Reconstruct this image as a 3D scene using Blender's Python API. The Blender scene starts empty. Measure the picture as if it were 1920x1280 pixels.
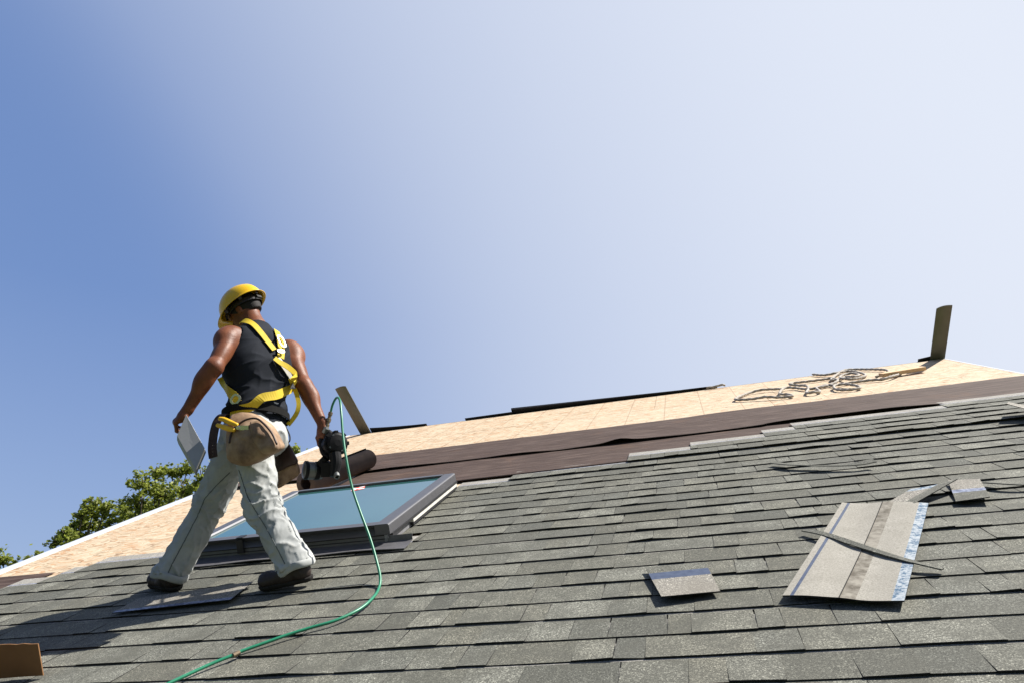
import bpy, bmesh, math, random
import numpy as np
from mathutils import Vector, Matrix, noise
from mathutils.bvhtree import BVHTree

# ------------------------------------------------------------------ camera
PITCH = math.radians(26.565)          # 6/12 roof
CAMH = 1.12                           # camera height above the roof surface
F = 1324.0                            # focal length in pixels of the 1920 frame
vu = Vector((-5660, 869, F)); vv = Vector((300, -64, F))
cv = vv.normalized(); cu = (-vu).normalized(); cu = (cu - cv * cu.dot(cv)).normalized(); cn = cu.cross(cv)
cp, sp = math.cos(PITCH), math.sin(PITCH)
R = Matrix((cu, cv * cp - cn * sp, cv * sp + cn * cp))      # camera space (x right, y down, z forward) -> world
def S(u, v, n=0.0):                   # roof coordinates (along, up the slope, off the roof) -> world
    return Vector((u, v * cp - n * sp, v * sp + n * cp))
def RC(w):
    return Vector((w[0], w[1] * cp + w[2] * sp, -w[1] * sp + w[2] * cp))
CAM = S(0, 0, CAMH)
def RP(x, y, n=0.0):                  # sight line through a point of the photo meets the roof (offset n)
    d = Vector((x - 960, y - 640, F)); t = (n - CAMH) / d.dot(cn)
    return Vector((d.dot(cu) * t, d.dot(cv) * t, n))
def AY(x, y, Y):
    d = R @ Vector((x - 960, y - 640, F)); return CAM + d * ((Y - CAM.y) / d.y)
def AD(x, y, z):                      # at depth z
    return CAM + (R @ Vector((x - 960, y - 640, F))) * (z / F)
def depth(w):
    return (R.transposed() @ (Vector(w) - CAM)).z

scene = bpy.context.scene
col = scene.collection
cam = bpy.data.objects.new('camera', bpy.data.cameras.new('camera'))
cam.data.sensor_width = 36; cam.data.lens = 36 * F / 1920
cam.data.clip_start = 0.05; cam.data.clip_end = 3000
mr = R @ Vector((1, 0, 0)); mu = R @ Vector((0, -1, 0)); mback = R @ Vector((0, 0, -1))
M4 = Matrix((mr, mu, mback)).transposed().to_4x4(); M4.translation = CAM
cam.matrix_world = M4
col.objects.link(cam); scene.camera = cam

# ------------------------------------------------------------------ light
SUN = S(.90, .83, 1.0).normalized()
EL = math.asin(SUN.z); AZ = math.atan2(SUN.x, SUN.y)
world = bpy.data.worlds.new('World'); scene.world = world; world.use_nodes = True
wn = world.node_tree; bg = wn.nodes['Background']
sky = wn.nodes.new('ShaderNodeTexSky'); sky.sky_type = 'NISHITA'; sky.sun_disc = False
sky.sun_elevation = EL; sky.sun_rotation = AZ
sky.air_density = 1.0; sky.dust_density = 1.5; sky.ozone_density = 2.6; sky.altitude = 0
def wmix(fac, a, b):
    nd = wn.nodes.new('ShaderNodeMix'); nd.data_type = 'RGBA'
    for i, x in ((0, fac), (6, a), (7, b)):
        if isinstance(x, bpy.types.NodeSocket): wn.links.new(x, nd.inputs[i])
        else: nd.inputs[i].default_value = x
    return nd.outputs[2]
# summer haze: the sky whitens towards the sun's side and a little towards the horizon
geo = wn.nodes.new('ShaderNodeTexCoord')
dt = wn.nodes.new('ShaderNodeVectorMath'); dt.operation = 'DOT_PRODUCT'
wn.links.new(geo.outputs['Generated'], dt.inputs[0]); dt.inputs[1].default_value = (1, 0, .35)
mp = wn.nodes.new('ShaderNodeMapRange'); wn.links.new(dt.outputs['Value'], mp.inputs[0]); mp.inputs[1].default_value = -1; mp.inputs[2].default_value = 1
rp = wn.nodes.new('ShaderNodeValToRGB'); wn.links.new(mp.outputs[0], rp.inputs[0])
rp.color_ramp.interpolation = 'B_SPLINE'
stops = [(.0, .02), (.15, .0), (.22, .0), (.27, .0), (.31, .06), (.35, .21), (.40, .345), (.45, .48), (.50, .58), (.56, .68), (.64, .80), (.72, .90), (.80, .965), (1, 1)]
while len(rp.color_ramp.elements) < len(stops): rp.color_ramp.elements.new(.5)
for e, (p_, c_) in zip(rp.color_ramp.elements, stops): e.position = p_; e.color = (c_, c_, c_, 1)
blue = wmix(.70, sky.outputs[0], (.90, 1.50, 3.15, 1))
sz = wn.nodes.new('ShaderNodeSeparateXYZ'); wn.links.new(geo.outputs['Generated'], sz.inputs[0])
hz = wn.nodes.new('ShaderNodeMapRange'); wn.links.new(sz.outputs[2], hz.inputs[0])
hz.inputs[1].default_value = .45; hz.inputs[2].default_value = 0; hz.inputs[3].default_value = 0; hz.inputs[4].default_value = .3
blue = wmix(hz.outputs[0], blue, (3.4, 3.7, 4.3, 1))
final = wmix(rp.outputs[0], blue, (4.35, 4.62, 5.2, 1))
# unseen sky behind the camera is darkened to cut fill light and deepen shadows
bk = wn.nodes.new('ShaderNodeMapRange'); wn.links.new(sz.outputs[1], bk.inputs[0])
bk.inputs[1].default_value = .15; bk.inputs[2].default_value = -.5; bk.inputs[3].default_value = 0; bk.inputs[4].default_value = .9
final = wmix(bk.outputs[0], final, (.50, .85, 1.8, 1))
ze = wn.nodes.new('ShaderNodeMapRange'); wn.links.new(sz.outputs[2], ze.inputs[0])  # zenith above the frame darkened as well, for less fill in the shadows
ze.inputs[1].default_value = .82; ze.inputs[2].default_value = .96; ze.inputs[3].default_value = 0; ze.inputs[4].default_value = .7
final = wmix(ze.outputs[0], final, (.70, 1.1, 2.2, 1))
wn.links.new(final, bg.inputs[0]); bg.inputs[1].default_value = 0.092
sun = bpy.data.objects.new('sun', bpy.data.lights.new('sun', 'SUN'))
sun.data.energy = 5.0; sun.data.angle = math.radians(.5); sun.data.color = (1, .955, .89)
sun.rotation_euler = SUN.to_track_quat('Z', 'Y').to_euler(); sun.location = (20, 5, 25)
col.objects.link(sun)
vs = scene.view_settings
vs.view_transform = 'Standard'; vs.look = 'None'; vs.gamma = 1; vs.use_curve_mapping = False; vs.exposure = 1.0

# ------------------------------------------------------------------ helpers
rnd = random.Random(7)
def U(a, b): return rnd.uniform(a, b)
def lin(c):
    return tuple((x / 12.92 if x <= .04045 else ((x + .055) / 1.055) ** 2.4) for x in c)
class NT:
    def __init__(s, name, rough=.6, spec=.4):
        s.m = bpy.data.materials.new(name); s.m.use_nodes = True; s.t = s.m.node_tree
        s.b = s.t.nodes['Principled BSDF']; s.b.inputs['Roughness'].default_value = rough
        s.b.inputs['Specular IOR Level'].default_value = spec
        s.out = s.t.nodes['Material Output']
    def n(s, ty, ins=None, **kw):
        nd = s.t.nodes.new(ty)
        for k, v in kw.items(): setattr(nd, k, v)
        for k, v in (ins or {}).items(): s.set(nd.inputs[k], v)
        return nd
    def set(s, inp, v):
        if isinstance(v, bpy.types.NodeSocket): s.t.links.new(v, inp)
        elif isinstance(v, tuple) and len(v) == 3 and inp.type == 'RGBA': inp.default_value = v + (1,)
        else: inp.default_value = v
    def coord(s, scale=(1, 1, 1), rot=(0, 0, 0), loc=(0, 0, 0)):
        tc = s.n('ShaderNodeTexCoord')
        return s.n('ShaderNodeMapping', {0: tc.outputs['Object'], 1: loc, 2: rot, 3: scale}).outputs[0]
    def noise(s, vec, scale, detail=3, rough=.55, dist=0):
        return s.n('ShaderNodeTexNoise', {'Vector': vec, 'Scale': scale, 'Detail': detail, 'Roughness': rough, 'Distortion': dist}).outputs['Fac']
    def ramp(s, fac, stops, interp='LINEAR'):
        nd = s.n('ShaderNodeValToRGB', {0: fac}); cr = nd.color_ramp; cr.interpolation = interp
        while len(cr.elements) < len(stops): cr.elements.new(.5)
        for e, (p, c) in zip(cr.elements, stops):
            e.position = p; e.color = (c + (1,)) if isinstance(c, tuple) else (c, c, c, 1)
        return nd.outputs[0]
    def mix(s, fac, a, b, mode='MIX'):
        nd = s.n('ShaderNodeMix', data_type='RGBA', blend_type=mode)
        s.set(nd.inputs[0], fac); s.set(nd.inputs[6], a); s.set(nd.inputs[7], b)
        return nd.outputs[2]
    def math(s, op, a, b=0.0, c=0.0):
        return s.n('ShaderNodeMath', {0: a, 1: b, 2: c}, operation=op).outputs[0]
    def base(s, v): s.set(s.b.inputs['Base Color'], v)
    def bump(s, h, strength=.4, dist=.01):
        nd = s.n('ShaderNodeBump', {'Height': h, 'Strength': strength, 'Distance': dist})
        s.set(s.b.inputs['Normal'], nd.outputs[0])
    def attr(s, name): return s.n('ShaderNodeAttribute', attribute_name=name).outputs

def simple(name, c, rough=.6, spec=.4, metal=0, var=.15, scale=20, bump=0, bscale=80, bdist=.003):
    m = NT(name, rough, spec); v = m.coord()
    f = m.noise(v, scale, 4)
    lo = tuple(x * (1 - var) for x in c); hi = tuple(min(1, x * (1 + var)) for x in c)
    m.base(m.ramp(f, [(.3, lo), (.7, hi)])); m.b.inputs['Metallic'].default_value = metal
    if bump: m.bump(m.noise(v, bscale, 4), bump, bdist)
    return m.m

def mesh_obj(name, verts, faces, mat=None, parent=None, smooth=False, roof=False, loc=None, mats=None, midx=None, attrs=None, label=None):
    me = bpy.data.meshes.new(name)
    me.from_pydata([tuple(v) for v in verts], [], [tuple(f) for f in faces]); me.update()
    for m in (mats or [mat]):
        if m: me.materials.append(m)
    if midx is not None: me.polygons.foreach_set('material_index', midx)
    if smooth: me.polygons.foreach_set('use_smooth', [True] * len(me.polygons))
    for k, v in (attrs or {}).items():
        a = me.attributes.new(k, 'FLOAT', 'POINT'); a.data.foreach_set('value', v)
    o = bpy.data.objects.new(name, me); col.objects.link(o)
    if roof: o.rotation_euler = (PITCH, 0, 0)
    if loc is not None: o.location = loc
    if parent: o.parent = parent
    if label: o['label'] = label
    return o
def tag(o, label, cat, group=None):
    o['label'] = label; o['category'] = cat
    if group: o['group'] = group
    return o
def struct(o, kind='structure'): o['kind'] = kind; return o
def empty(name, loc=(0, 0, 0), roof=False):
    o = bpy.data.objects.new(name, None); o.location = loc; o.empty_display_size = .2; col.objects.link(o)
    if roof: o.rotation_euler = (PITCH, 0, 0)
    return o

class MB:                              # mesh collector
    def __init__(s): s.v = []; s.f = []; s.a = []; s.m = []
    def add(s, vs, fs, m=0, a=0.0):
        b = len(s.v); s.v += [Vector(x) for x in vs]; s.f += [tuple(i + b for i in f) for f in fs]
        s.m += [m] * len(fs); s.a += [a] * len(vs); return s
    def box(s, x0, x1, y0, y1, z0, z1, m=0, M=None):
        vs = [Vector((x, y, z)) for z in (z0, z1) for y in (y0, y1) for x in (x0, x1)]
        if M: vs = [M @ v for v in vs]
        return s.add(vs, [(0, 2, 3, 1), (4, 5, 7, 6), (0, 1, 5, 4), (2, 6, 7, 3), (0, 4, 6, 2), (1, 3, 7, 5)], m)
    def prism(s, prof, x0, x1, m=0, M=None):      # profile (y,z) swept along x
        n = len(prof)
        vs = [Vector((x, y, z)) for x in (x0, x1) for y, z in prof]
        if M: vs = [M @ v for v in vs]
        fs = [(i, (i + 1) % n, n + (i + 1) % n, n + i) for i in range(n)] + [tuple(range(n - 1, -1, -1)), tuple(range(n, 2 * n))]
        return s.add(vs, fs, m)
    def lathe(s, prof, M, seg=24, m=0, cap=True):   # prof (r, z)
        vs = [M @ Vector((r * math.cos(2 * math.pi * i / seg), r * math.sin(2 * math.pi * i / seg), z)) for r, z in prof for i in range(seg)]
        fs = [(k * seg + i, k * seg + (i + 1) % seg, (k + 1) * seg + (i + 1) % seg, (k + 1) * seg + i) for k in range(len(prof) - 1) for i in range(seg)]
        if cap: fs += [tuple(range(seg - 1, -1, -1)), tuple(range((len(prof) - 1) * seg, len(prof) * seg))]
        return s.add(vs, fs, m)
    def obj(s, name, mat=None, parent=None, **kw):
        if any(s.m) and 'mats' in kw: kw['midx'] = s.m
        return mesh_obj(name, s.v, s.f, mat, parent, **kw)

def frame_z(p, z, x=None):             # matrix at p with local z along z
    z = Vector(z).normalized()
    x = Vector(x) if x is not None else (Vector((1, 0, 0)) if abs(z.x) < .8 else Vector((0, 1, 0)))
    x = (x - z * x.dot(z)).normalized(); y = z.cross(x)
    M = Matrix((x, y, z)).transposed().to_4x4(); M.translation = Vector(p); return M

def spline(pts, n=8):                  # Catmull-Rom
    P = [Vector(p) for p in pts]; P = [P[0] * 2 - P[1]] + P + [P[-1] * 2 - P[-2]]
    out = []
    for i in range(1, len(P) - 2):
        for k in range(n):
            t = k / n; a, b, c, d = P[i - 1:i + 3]
            out.append(.5 * ((2 * b) + (c - a) * t + (2 * a - 5 * b + 4 * c - d) * t * t + (3 * b - a - 3 * c + d) * t ** 3))
    out.append(P[-2]); return out
def frames(path, up=Vector((0, 0, 1))):
    T = []; n = len(path)
    for i in range(n): T.append((path[min(i + 1, n - 1)] - path[max(i - 1, 0)]).normalized())
    x = T[0].cross(up)
    if x.length < 1e-3: x = T[0].cross(Vector((1, 0, 0)))
    x.normalize(); out = []
    for t in T:
        x = (x - t * x.dot(t)).normalized(); out.append((x, t.cross(x), t))
    return out
def tube(mb, path, r, seg=10, m=0, twist=0, lobes=0, amp=0):
    fr = frames(path); n = len(path); vs = []; s = 0
    for i, p in enumerate(path):
        if i: s += (p - path[i - 1]).length
        rr = r(i / (n - 1)) if callable(r) else r
        for k in range(seg):
            a = 2 * math.pi * k / seg
            q = rr * (1 + (amp * math.cos(lobes * (a + twist * s)) if lobes else 0))
            vs.append(p + fr[i][0] * math.cos(a) * q + fr[i][1] * math.sin(a) * q)
    fs = [(i * seg + k, i * seg + (k + 1) % seg, (i + 1) * seg + (k + 1) % seg, (i + 1) * seg + k) for i in range(n - 1) for k in range(seg)]
    fs += [tuple(range(seg - 1, -1, -1)), tuple(range((n - 1) * seg, n * seg))]
    mb.add(vs, fs, m); return mb
def ribbon(mb, path, sides, w, th=.002, m=0):     # flat strap, sides = width direction at each point
    n = len(path); vs = []
    for i, p in enumerate(path):
        t = (path[min(i + 1, n - 1)] - path[max(i - 1, 0)]).normalized()
        x = sides[i]; x = (x - t * x.dot(t)).normalized(); nn = t.cross(x)
        for a, b in ((-1, -1), (1, -1), (1, 1), (-1, 1)):
            vs.append(p + x * a * w / 2 + nn * b * th / 2)
    fs = [(i * 4 + k, i * 4 + (k + 1) % 4, (i + 1) * 4 + (k + 1) % 4, (i + 1) * 4 + k) for i in range(n - 1) for k in range(4)]
    fs += [(3, 2, 1, 0), tuple(range((n - 1) * 4, n * 4))]
    mb.add(vs, fs, m); return mb

# ---- implicit surfaces: tapered limbs and ellipsoids melted into one skin
class Field:
    def __init__(s, lo, hi, h):
        s.lo = np.array(lo, float); s.h = h
        s.n = np.ceil((np.array(hi) - s.lo) / h).astype(int) + 1
        s.d = np.full(s.n, .5, np.float32)
    def block(s, lo, hi):
        a = np.clip(np.floor((np.array(lo) - s.lo) / s.h).astype(int), 0, s.n); b = np.clip(np.ceil((np.array(hi) - s.lo) / s.h).astype(int) + 1, 0, s.n)
        if np.any(b <= a): return None, None
        g = np.meshgrid(*[s.lo[i] + s.h * np.arange(a[i], b[i]) for i in range(3)], indexing='ij')
        return tuple(slice(a[i], b[i]) for i in range(3)), np.stack(g, -1)
    def merge(s, sl, d, k, sub=False):
        o = s.d[sl]
        if sub: d = -d; s.d[sl] = np.maximum(o, d); return
        if k > 0:
            hh = np.clip(.5 + .5 * (d - o) / k, 0, 1); s.d[sl] = d * (1 - hh) + o * hh - k * hh * (1 - hh)
        else: s.d[sl] = np.minimum(o, d)
    def cap(s, a, b, ra, rb, k=.02, ax=None, sc=1.0):
        a = np.array(a); b = np.array(b); pad = max(ra, rb) * max(1, sc) + k + 3 * s.h + .02
        sl, P = s.block(np.minimum(a, b) - pad, np.maximum(a, b) + pad)
        if sl is None: return s
        ab = b - a; t = np.clip(((P - a) @ ab) / max(ab @ ab, 1e-9), 0, 1)
        q = P - (a + t[..., None] * ab)
        if ax is not None:
            x = np.array(ax); x = x / np.linalg.norm(x)
            c = q @ x; q = q - (c * (1 - 1 / sc))[..., None] * x
        s.merge(sl, np.linalg.norm(q, axis=-1) - (ra + (rb - ra) * t), k); return s
    def ell(s, c, r, M=None, k=.02, sub=False):
        c = np.array(c); r = np.array(r, float); pad = r.max() + k + 3 * s.h + .02
        sl, P = s.block(c - pad, c + pad)
        if sl is None: return s
        q = P - c
        if M is not None: q = q @ np.array(M)          # columns = local axes
        k0 = np.linalg.norm(q / r, axis=-1); k1 = np.linalg.norm(q / (r * r), axis=-1) + 1e-6
        s.merge(sl, k0 * (k0 - 1) / k1, k, sub); return s
    def cut(s, p, nrm):                                # remove everything on the side nrm points to
        nrm = np.array(nrm) / np.linalg.norm(nrm)
        sl, P = s.block(s.lo, s.lo + s.h * s.n)
        s.d[sl] = np.maximum(s.d[sl], (P - np.array(p)) @ nrm); return s
    def mesh(s, smooth=1):
        d = s.d; ins = d < 0; nx, ny, nz = d.shape
        c = np.zeros((nx - 1, ny - 1, nz - 1), int)
        for i in (0, 1):
            for j in (0, 1):
                for k in (0, 1): c += ins[i:nx - 1 + i, j:ny - 1 + j, k:nz - 1 + k]
        act = (c > 0) & (c < 8); idx = np.argwhere(act); vid = -np.ones(act.shape, int); vid[act] = np.arange(len(idx))
        acc = np.zeros((len(idx), 3)); cnt = np.zeros(len(idx))
        for ax in range(3):
            for i in (0, 1):
                for j in (0, 1):
                    o = [0, 0, 0]; oth = [q for q in range(3) if q != ax]; o[oth[0]] = i; o[oth[1]] = j
                    e = list(o); e[ax] = 1; A = idx + o; B = idx + e
                    da = d[A[:, 0], A[:, 1], A[:, 2]]; db = d[B[:, 0], B[:, 1], B[:, 2]]
                    m = (da < 0) != (db < 0); t = np.where(m, da / np.where(m, da - db, 1), 0)
                    P = A.astype(float); P[:, ax] += t
                    acc[m] += P[m]; cnt[m] += 1
        V = s.lo + s.h * acc / cnt[:, None]
        fs = []
        for ax in range(3):
            o1, o2 = [(1, 2), (2, 0), (0, 1)][ax]
            sa = [slice(1, -1)] * 3; sa[ax] = slice(0, -1); sb = [slice(1, -1)] * 3; sb[ax] = slice(1, None)
            a = ins[tuple(sa)]; b = ins[tuple(sb)]
            for flip in (False, True):
                m = (a & ~b) if not flip else (~a & b)
                q = np.argwhere(m); off = np.ones(3, int); off[ax] = 0; q = q + off
                def g(i, j):
                    r = q.copy(); r[:, o1] -= i; r[:, o2] -= j
                    return vid[r[:, 0], r[:, 1], r[:, 2]]
                quad = np.stack([g(0, 0), g(1, 0), g(1, 1), g(0, 1)], 1)
                if flip: quad = quad[:, ::-1]
                fs.append(quad)
        Fc = np.concatenate(fs)
        for _ in range(smooth):
            a = np.zeros_like(V); n = np.zeros(len(V))
            for i in range(4):
                np.add.at(a, Fc[:, i], V[Fc[:, (i + 1) % 4]]); np.add.at(n, Fc[:, i], 1)
                np.add.at(a, Fc[:, (i + 1) % 4], V[Fc[:, i]]); np.add.at(n, Fc[:, (i + 1) % 4], 1)
            V = V * .5 + .5 * a / n[:, None]
        return V, Fc
def vnormals(V, Fc):
    n = np.cross(V[Fc[:, 1]] - V[Fc[:, 3]], V[Fc[:, 2]] - V[Fc[:, 0]]) * -1
    n = np.cross(V[Fc[:, 2]] - V[Fc[:, 0]], V[Fc[:, 3]] - V[Fc[:, 1]])
    N = np.zeros_like(V)
    for i in range(4): np.add.at(N, Fc[:, i], n)
    return N / (np.linalg.norm(N, axis=1)[:, None] + 1e-12)

# ------------------------------------------------------------------ materials of the roof
EXPO = .172; V0 = 2.282; RIDGE = 9.55; UL, UR = -4.95, 3.1; EAVE = -1.3; GROUND = -5.4

def m_osb():
    m = NT('osb', .75, .25); tc = m.n('ShaderNodeTexCoord').outputs['Object']
    w = m.n('ShaderNodeTexNoise', {'Vector': tc, 'Scale': 9.0, 'Detail': 2.0}).outputs['Color']
    wv = m.n('ShaderNodeVectorMath', {0: w, 1: (0.390, 0.350, 0.300)}, operation='SUBTRACT').outputs[0]
    wv = m.n('ShaderNodeVectorMath', {0: wv, 'Scale': .16}, operation='SCALE').outputs[0]
    base = m.n('ShaderNodeVectorMath', {0: tc, 1: wv}, operation='ADD').outputs[0]
    cols = []; dist = []
    for rot, sc in ((.25, (13, 48, 1)), (-.65, (15, 52, 1)), (1.1, (16, 50, 1))):
        mp = m.n('ShaderNodeMapping', {0: base, 2: (0, 0, rot), 3: sc}).outputs[0]
        vo = m.n('ShaderNodeTexVoronoi', {'Vector': mp, 'Scale': 1.0, 'Randomness': 1.0}, feature='F1')
        cols.append(m.n('ShaderNodeSeparateColor', {0: vo.outputs['Color']}).outputs[0]); dist.append(vo.outputs['Distance'])
    pick = m.math('GREATER_THAN', cols[0], .5); pick2 = m.math('GREATER_THAN', cols[1], .55)
    a = m.ramp(cols[0], [(0, (0.161, 0.087, 0.042)), (.18, (0.322, 0.227, 0.142)), (.45, (0.432, 0.343, 0.229)), (.85, (0.532, 0.452, 0.324)), (1, (0.241, 0.151, 0.085))])
    b = m.ramp(cols[1], [(0, (0.221, 0.128, 0.068)), (.3, (0.381, 0.290, 0.189)), (1, (0.512, 0.429, 0.303))])
    c = m.ramp(cols[2], [(0, (0.171, 0.096, 0.047)), (.3, (0.362, 0.268, 0.172)), (1, (0.462, 0.387, 0.272))])
    q = m.mix(pick, m.mix(pick2, c, b), a)
    edge = m.ramp(m.n('ShaderNodeSeparateColor', {0: m.n('ShaderNodeTexVoronoi', {'Vector': m.n('ShaderNodeMapping', {0: base, 2: (0, 0, .55), 3: (16, 95, 1)}).outputs[0], 'Scale': 1.0}).outputs['Color']}).outputs[1], [(.76, 0), (.84, .7)])
    q = m.mix(edge, q, (.40, .20, .085))
    big = m.noise(tc, 1.3, 3)
    q = m.mix(m.math('MULTIPLY', big, .18), q, (.46, .34, .23))
    tint = m.attr('tint')[2]
    q = m.mix(m.math('MULTIPLY', tint, .25), q, (.52, .42, .31))
    # rafter lines snapped on the sheets
    sx = m.n('ShaderNodeSeparateXYZ', {0: tc}); fr = m.math('FRACT', m.math('MULTIPLY', m.math('ADD', sx.outputs[0], 10.0), 1 / .406))
    ln = m.math('LESS_THAN', fr, .03); q = m.mix(m.math('MULTIPLY', ln, .4), q, (0.172, 0.091, 0.048))
    m.base(q); m.bump(cols[0], .25, .002); return m.m
OSB = m_osb()

def granule(m, lo, hi, tint_amt=.35, speck=.55):
    tc = m.n('ShaderNodeTexCoord').outputs['Object']
    g = m.noise(tc, 330.0, 2, .7); g2 = m.noise(tc, 120.0, 2, .6); md = m.noise(tc, 7.0, 4, .6)
    vo = m.n('ShaderNodeTexVoronoi', {'Vector': tc, 'Scale': 290.0}); vc = m.n('ShaderNodeSeparateColor', {0: vo.outputs['Color']})
    t = m.attr('tint')[2]; hue = m.attr('hue')[2]
    c = m.mix(t, lo, hi)
    c = m.mix(m.math('MULTIPLY', hue, .5), c, (lo[0] * 1.35, lo[1] * 1.22, lo[2] * 1.02))
    light = m.ramp(vc.outputs[0], [(0, .25), (.5, .8), (.8, 1.35), (.94, 2.2), (1, 3.0)])
    c2 = m.mix(1.0, c, light, 'MULTIPLY')
    c = m.mix(speck, c, c2)
    c = m.mix(m.ramp(g2, [(.3, .55), (.7, 0)]), c, (lo[0] * .6, lo[1] * .6, lo[2] * .6))
    c = m.mix(m.ramp(md, [(.35, .7), (.62, 0)]), c, (lo[0] * .8, lo[1] * .78, lo[2] * .75))
    m.base(c); m.bump(m.math('ADD', g, vc.outputs[1]), .55, .0025); return tc
m = NT('shingle_granules', .85, .25); granule(m, (.098, .100, .085), (.238, .236, .196), speck=.85); SHING = m.m
m = NT('shingle_headlap', .85, .25); granule(m, (.28, .268, .242), (.38, .368, .335), speck=.5); HEAD = m.m
m = NT('shingle_sealant', .45, .4)
v = m.coord(); m.base(m.ramp(m.noise(v, 60, 3), [(.4, (.05, .065, .12)), (.62, (.26, .29, .38))])); SEAL = m.m
m = NT('blue_film', .6, .25); v = m.coord(); m.base(m.ramp(m.noise(v, 40, 3), [(.35, (.035, .05, .09)), (.7, (.06, .08, .13))])); FILM = m.m
EDGE = simple('asphalt_edge', (.02, .02, .021), .9, .2)
m = NT('felt', .8, .18)
v = m.coord((1, 6, 1)); f1 = m.noise(v, 3.5, 5, .6); v2 = m.coord((1, 1, 1)); f2 = m.noise(v2, 2.2, 4, .6, .6)
c = m.ramp(f1, [(.3, (.044, .028, .022)), (.5, (.062, .041, .033)), (.72, (.105, .074, .060))])
c = m.mix(m.ramp(f2, [(.6, 0), (.75, .35)]), c, (.14, .075, .040))
m.base(c); m.bump(m.noise(m.coord((.6, 5, 1), (0, 0, .12)), 4, 4), .8, .02); FELT = m.m
BLACK_FELT = simple('black_felt', (.012, .013, .018), .7, .3)
WHITE = simple('white_trim', (.55, .57, .60), .35, .5, var=.04)

house = empty('house'); tag(house, 'wooden house with half shingled gable roof and open sheathing', 'house')

# ------------------------------------------------------------------ deck
def height(u, v): return .006 * math.sin(u * 1.1 + 1) * math.sin(v * .9) + .0
mb = MB(); tint = []
def sheets(mb, M, v_end):
    rows = math.ceil((v_end - EAVE) / 1.22)
    for r in range(rows):
        v1 = v_end - r * 1.22; v0 = max(EAVE, v1 - 1.22)
        x = UL - (1.22 if r % 2 else 0) - .3
        while x < UR:
            a, b = max(x, UL), min(x + 2.44, UR)
            if b - a > .02:
                n0 = len(mb.v); mb.box(a + .002, b - .002, v0 + .002, v1 - .002, -.024, -.010 + U(-.001, .001), 0, M)
                tint.extend([rnd.random()] * (len(mb.v) - n0))
            x += 2.44
MR = Matrix.Rotation(PITCH, 4, 'X')
sheets(mb, None, RIDGE)
deck = mb.obj('roof_deck', OSB, house, roof=True, attrs={'tint': tint})
rz = S(0, RIDGE, 0)
MF = Matrix(((1, 0, 0), (0, -cp, sp), (0, sp, cp))).to_4x4(); MF.translation = Vector((0, rz.y + RIDGE * cp, rz.z - RIDGE * sp))
# far slope: same sheets mirrored over the ridge
mb = MB(); tint = []
sheets(mb, Matrix.Identity(4), RIDGE)
vsf = [MF @ v for v in mb.v]
far = mesh_obj('roof_deck', vsf, [tuple(reversed(f)) for f in mb.f], OSB, house, attrs={'tint': tint})
def FS(u, t, n=0.0):                   # far slope: t metres past the ridge along its rising direction
    return MF @ Vector((u, RIDGE + t, n))
# rafters / slab below the sheets
mb = MB()
k = UL + .1
while k < UR - .05:
    mb.box(k, k + .04, EAVE + .02, RIDGE - .1, -.21, -.026); k += .406
mb.obj('rafters', simple('framing', (.45, .33, .2), .8), house, roof=True)
# rake trim and drip edge
for u0, u1, uu in ((UL - .03, UL + .10, UL), (UR - .03, UR + .012, UR)):
    mb = MB()
    if uu == UL: mb.box(u0, u1, EAVE - .02, RIDGE - .002, -.0085, -.003)
    s = -1 if uu == UL else 1
    x0, x1 = (UL - .032, UL - .006) if s < 0 else (UR - .006, UR + .016)
    if s < 0: mb.box(x0, x1, EAVE - .02, RIDGE - .002, -.23, -.0087)
    else: mb.box(x0, x1, EAVE - .02, RIDGE - .002, -.23, -.0087)
    nv = len(mb.v)
    o = mb.obj('rake_trim', WHITE, house, roof=True)
# walls
y0 = S(0, EAVE + .5).y; y1 = 2 * rz.y - y0; zt = S(0, EAVE + .5).z - .26
mb = MB()
prof = [(y0, GROUND - .1), (y1, GROUND - .1), (y1, zt), (rz.y, rz.z - .3), (y0, zt)]
mb.prism(prof, UL + .35, UR - .35)
sid = NT('siding', .6, .3); v = sid.coord(); wz = sid.n('ShaderNodeSeparateXYZ', {0: v}).outputs[2]
fr = sid.math('FRACT', sid.math('MULTIPLY', wz, 8.0)); sid.base(sid.mix(sid.noise(v, 3, 3), (.55, .53, .47), (.63, .61, .55))); sid.bump(fr, .8, .02)
mb.obj('wall', sid.m, house)
for (wy, wz_) in ((3, -3.2), (8, -3.2), (12, -3.2), (8.5, 0.3)):
    for s, xx in ((-1, UL + .35), (1, UR - .35)):
        mb = MB()
        for a, b, c_, d in ((-.55, .55, -.75, -.67), (-.55, .55, .67, .75), (-.55, -.47, -.67, .67), (.47, .55, -.67, .67), (-.47, .47, -.03, .03)):
            mb.box(xx - .03, xx + .03, wy + a, wy + b, wz_ + c_, wz_ + d)
        w_ = mb.obj('window', WHITE, house)
        mb = MB(); mb.box(xx - .012, xx + .012, wy - .47, wy + .47, wz_ - .67, wz_ + .67)
        mb.obj('pane', simple('window_glass', (.03, .04, .05), .05, .6), w_)

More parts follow.
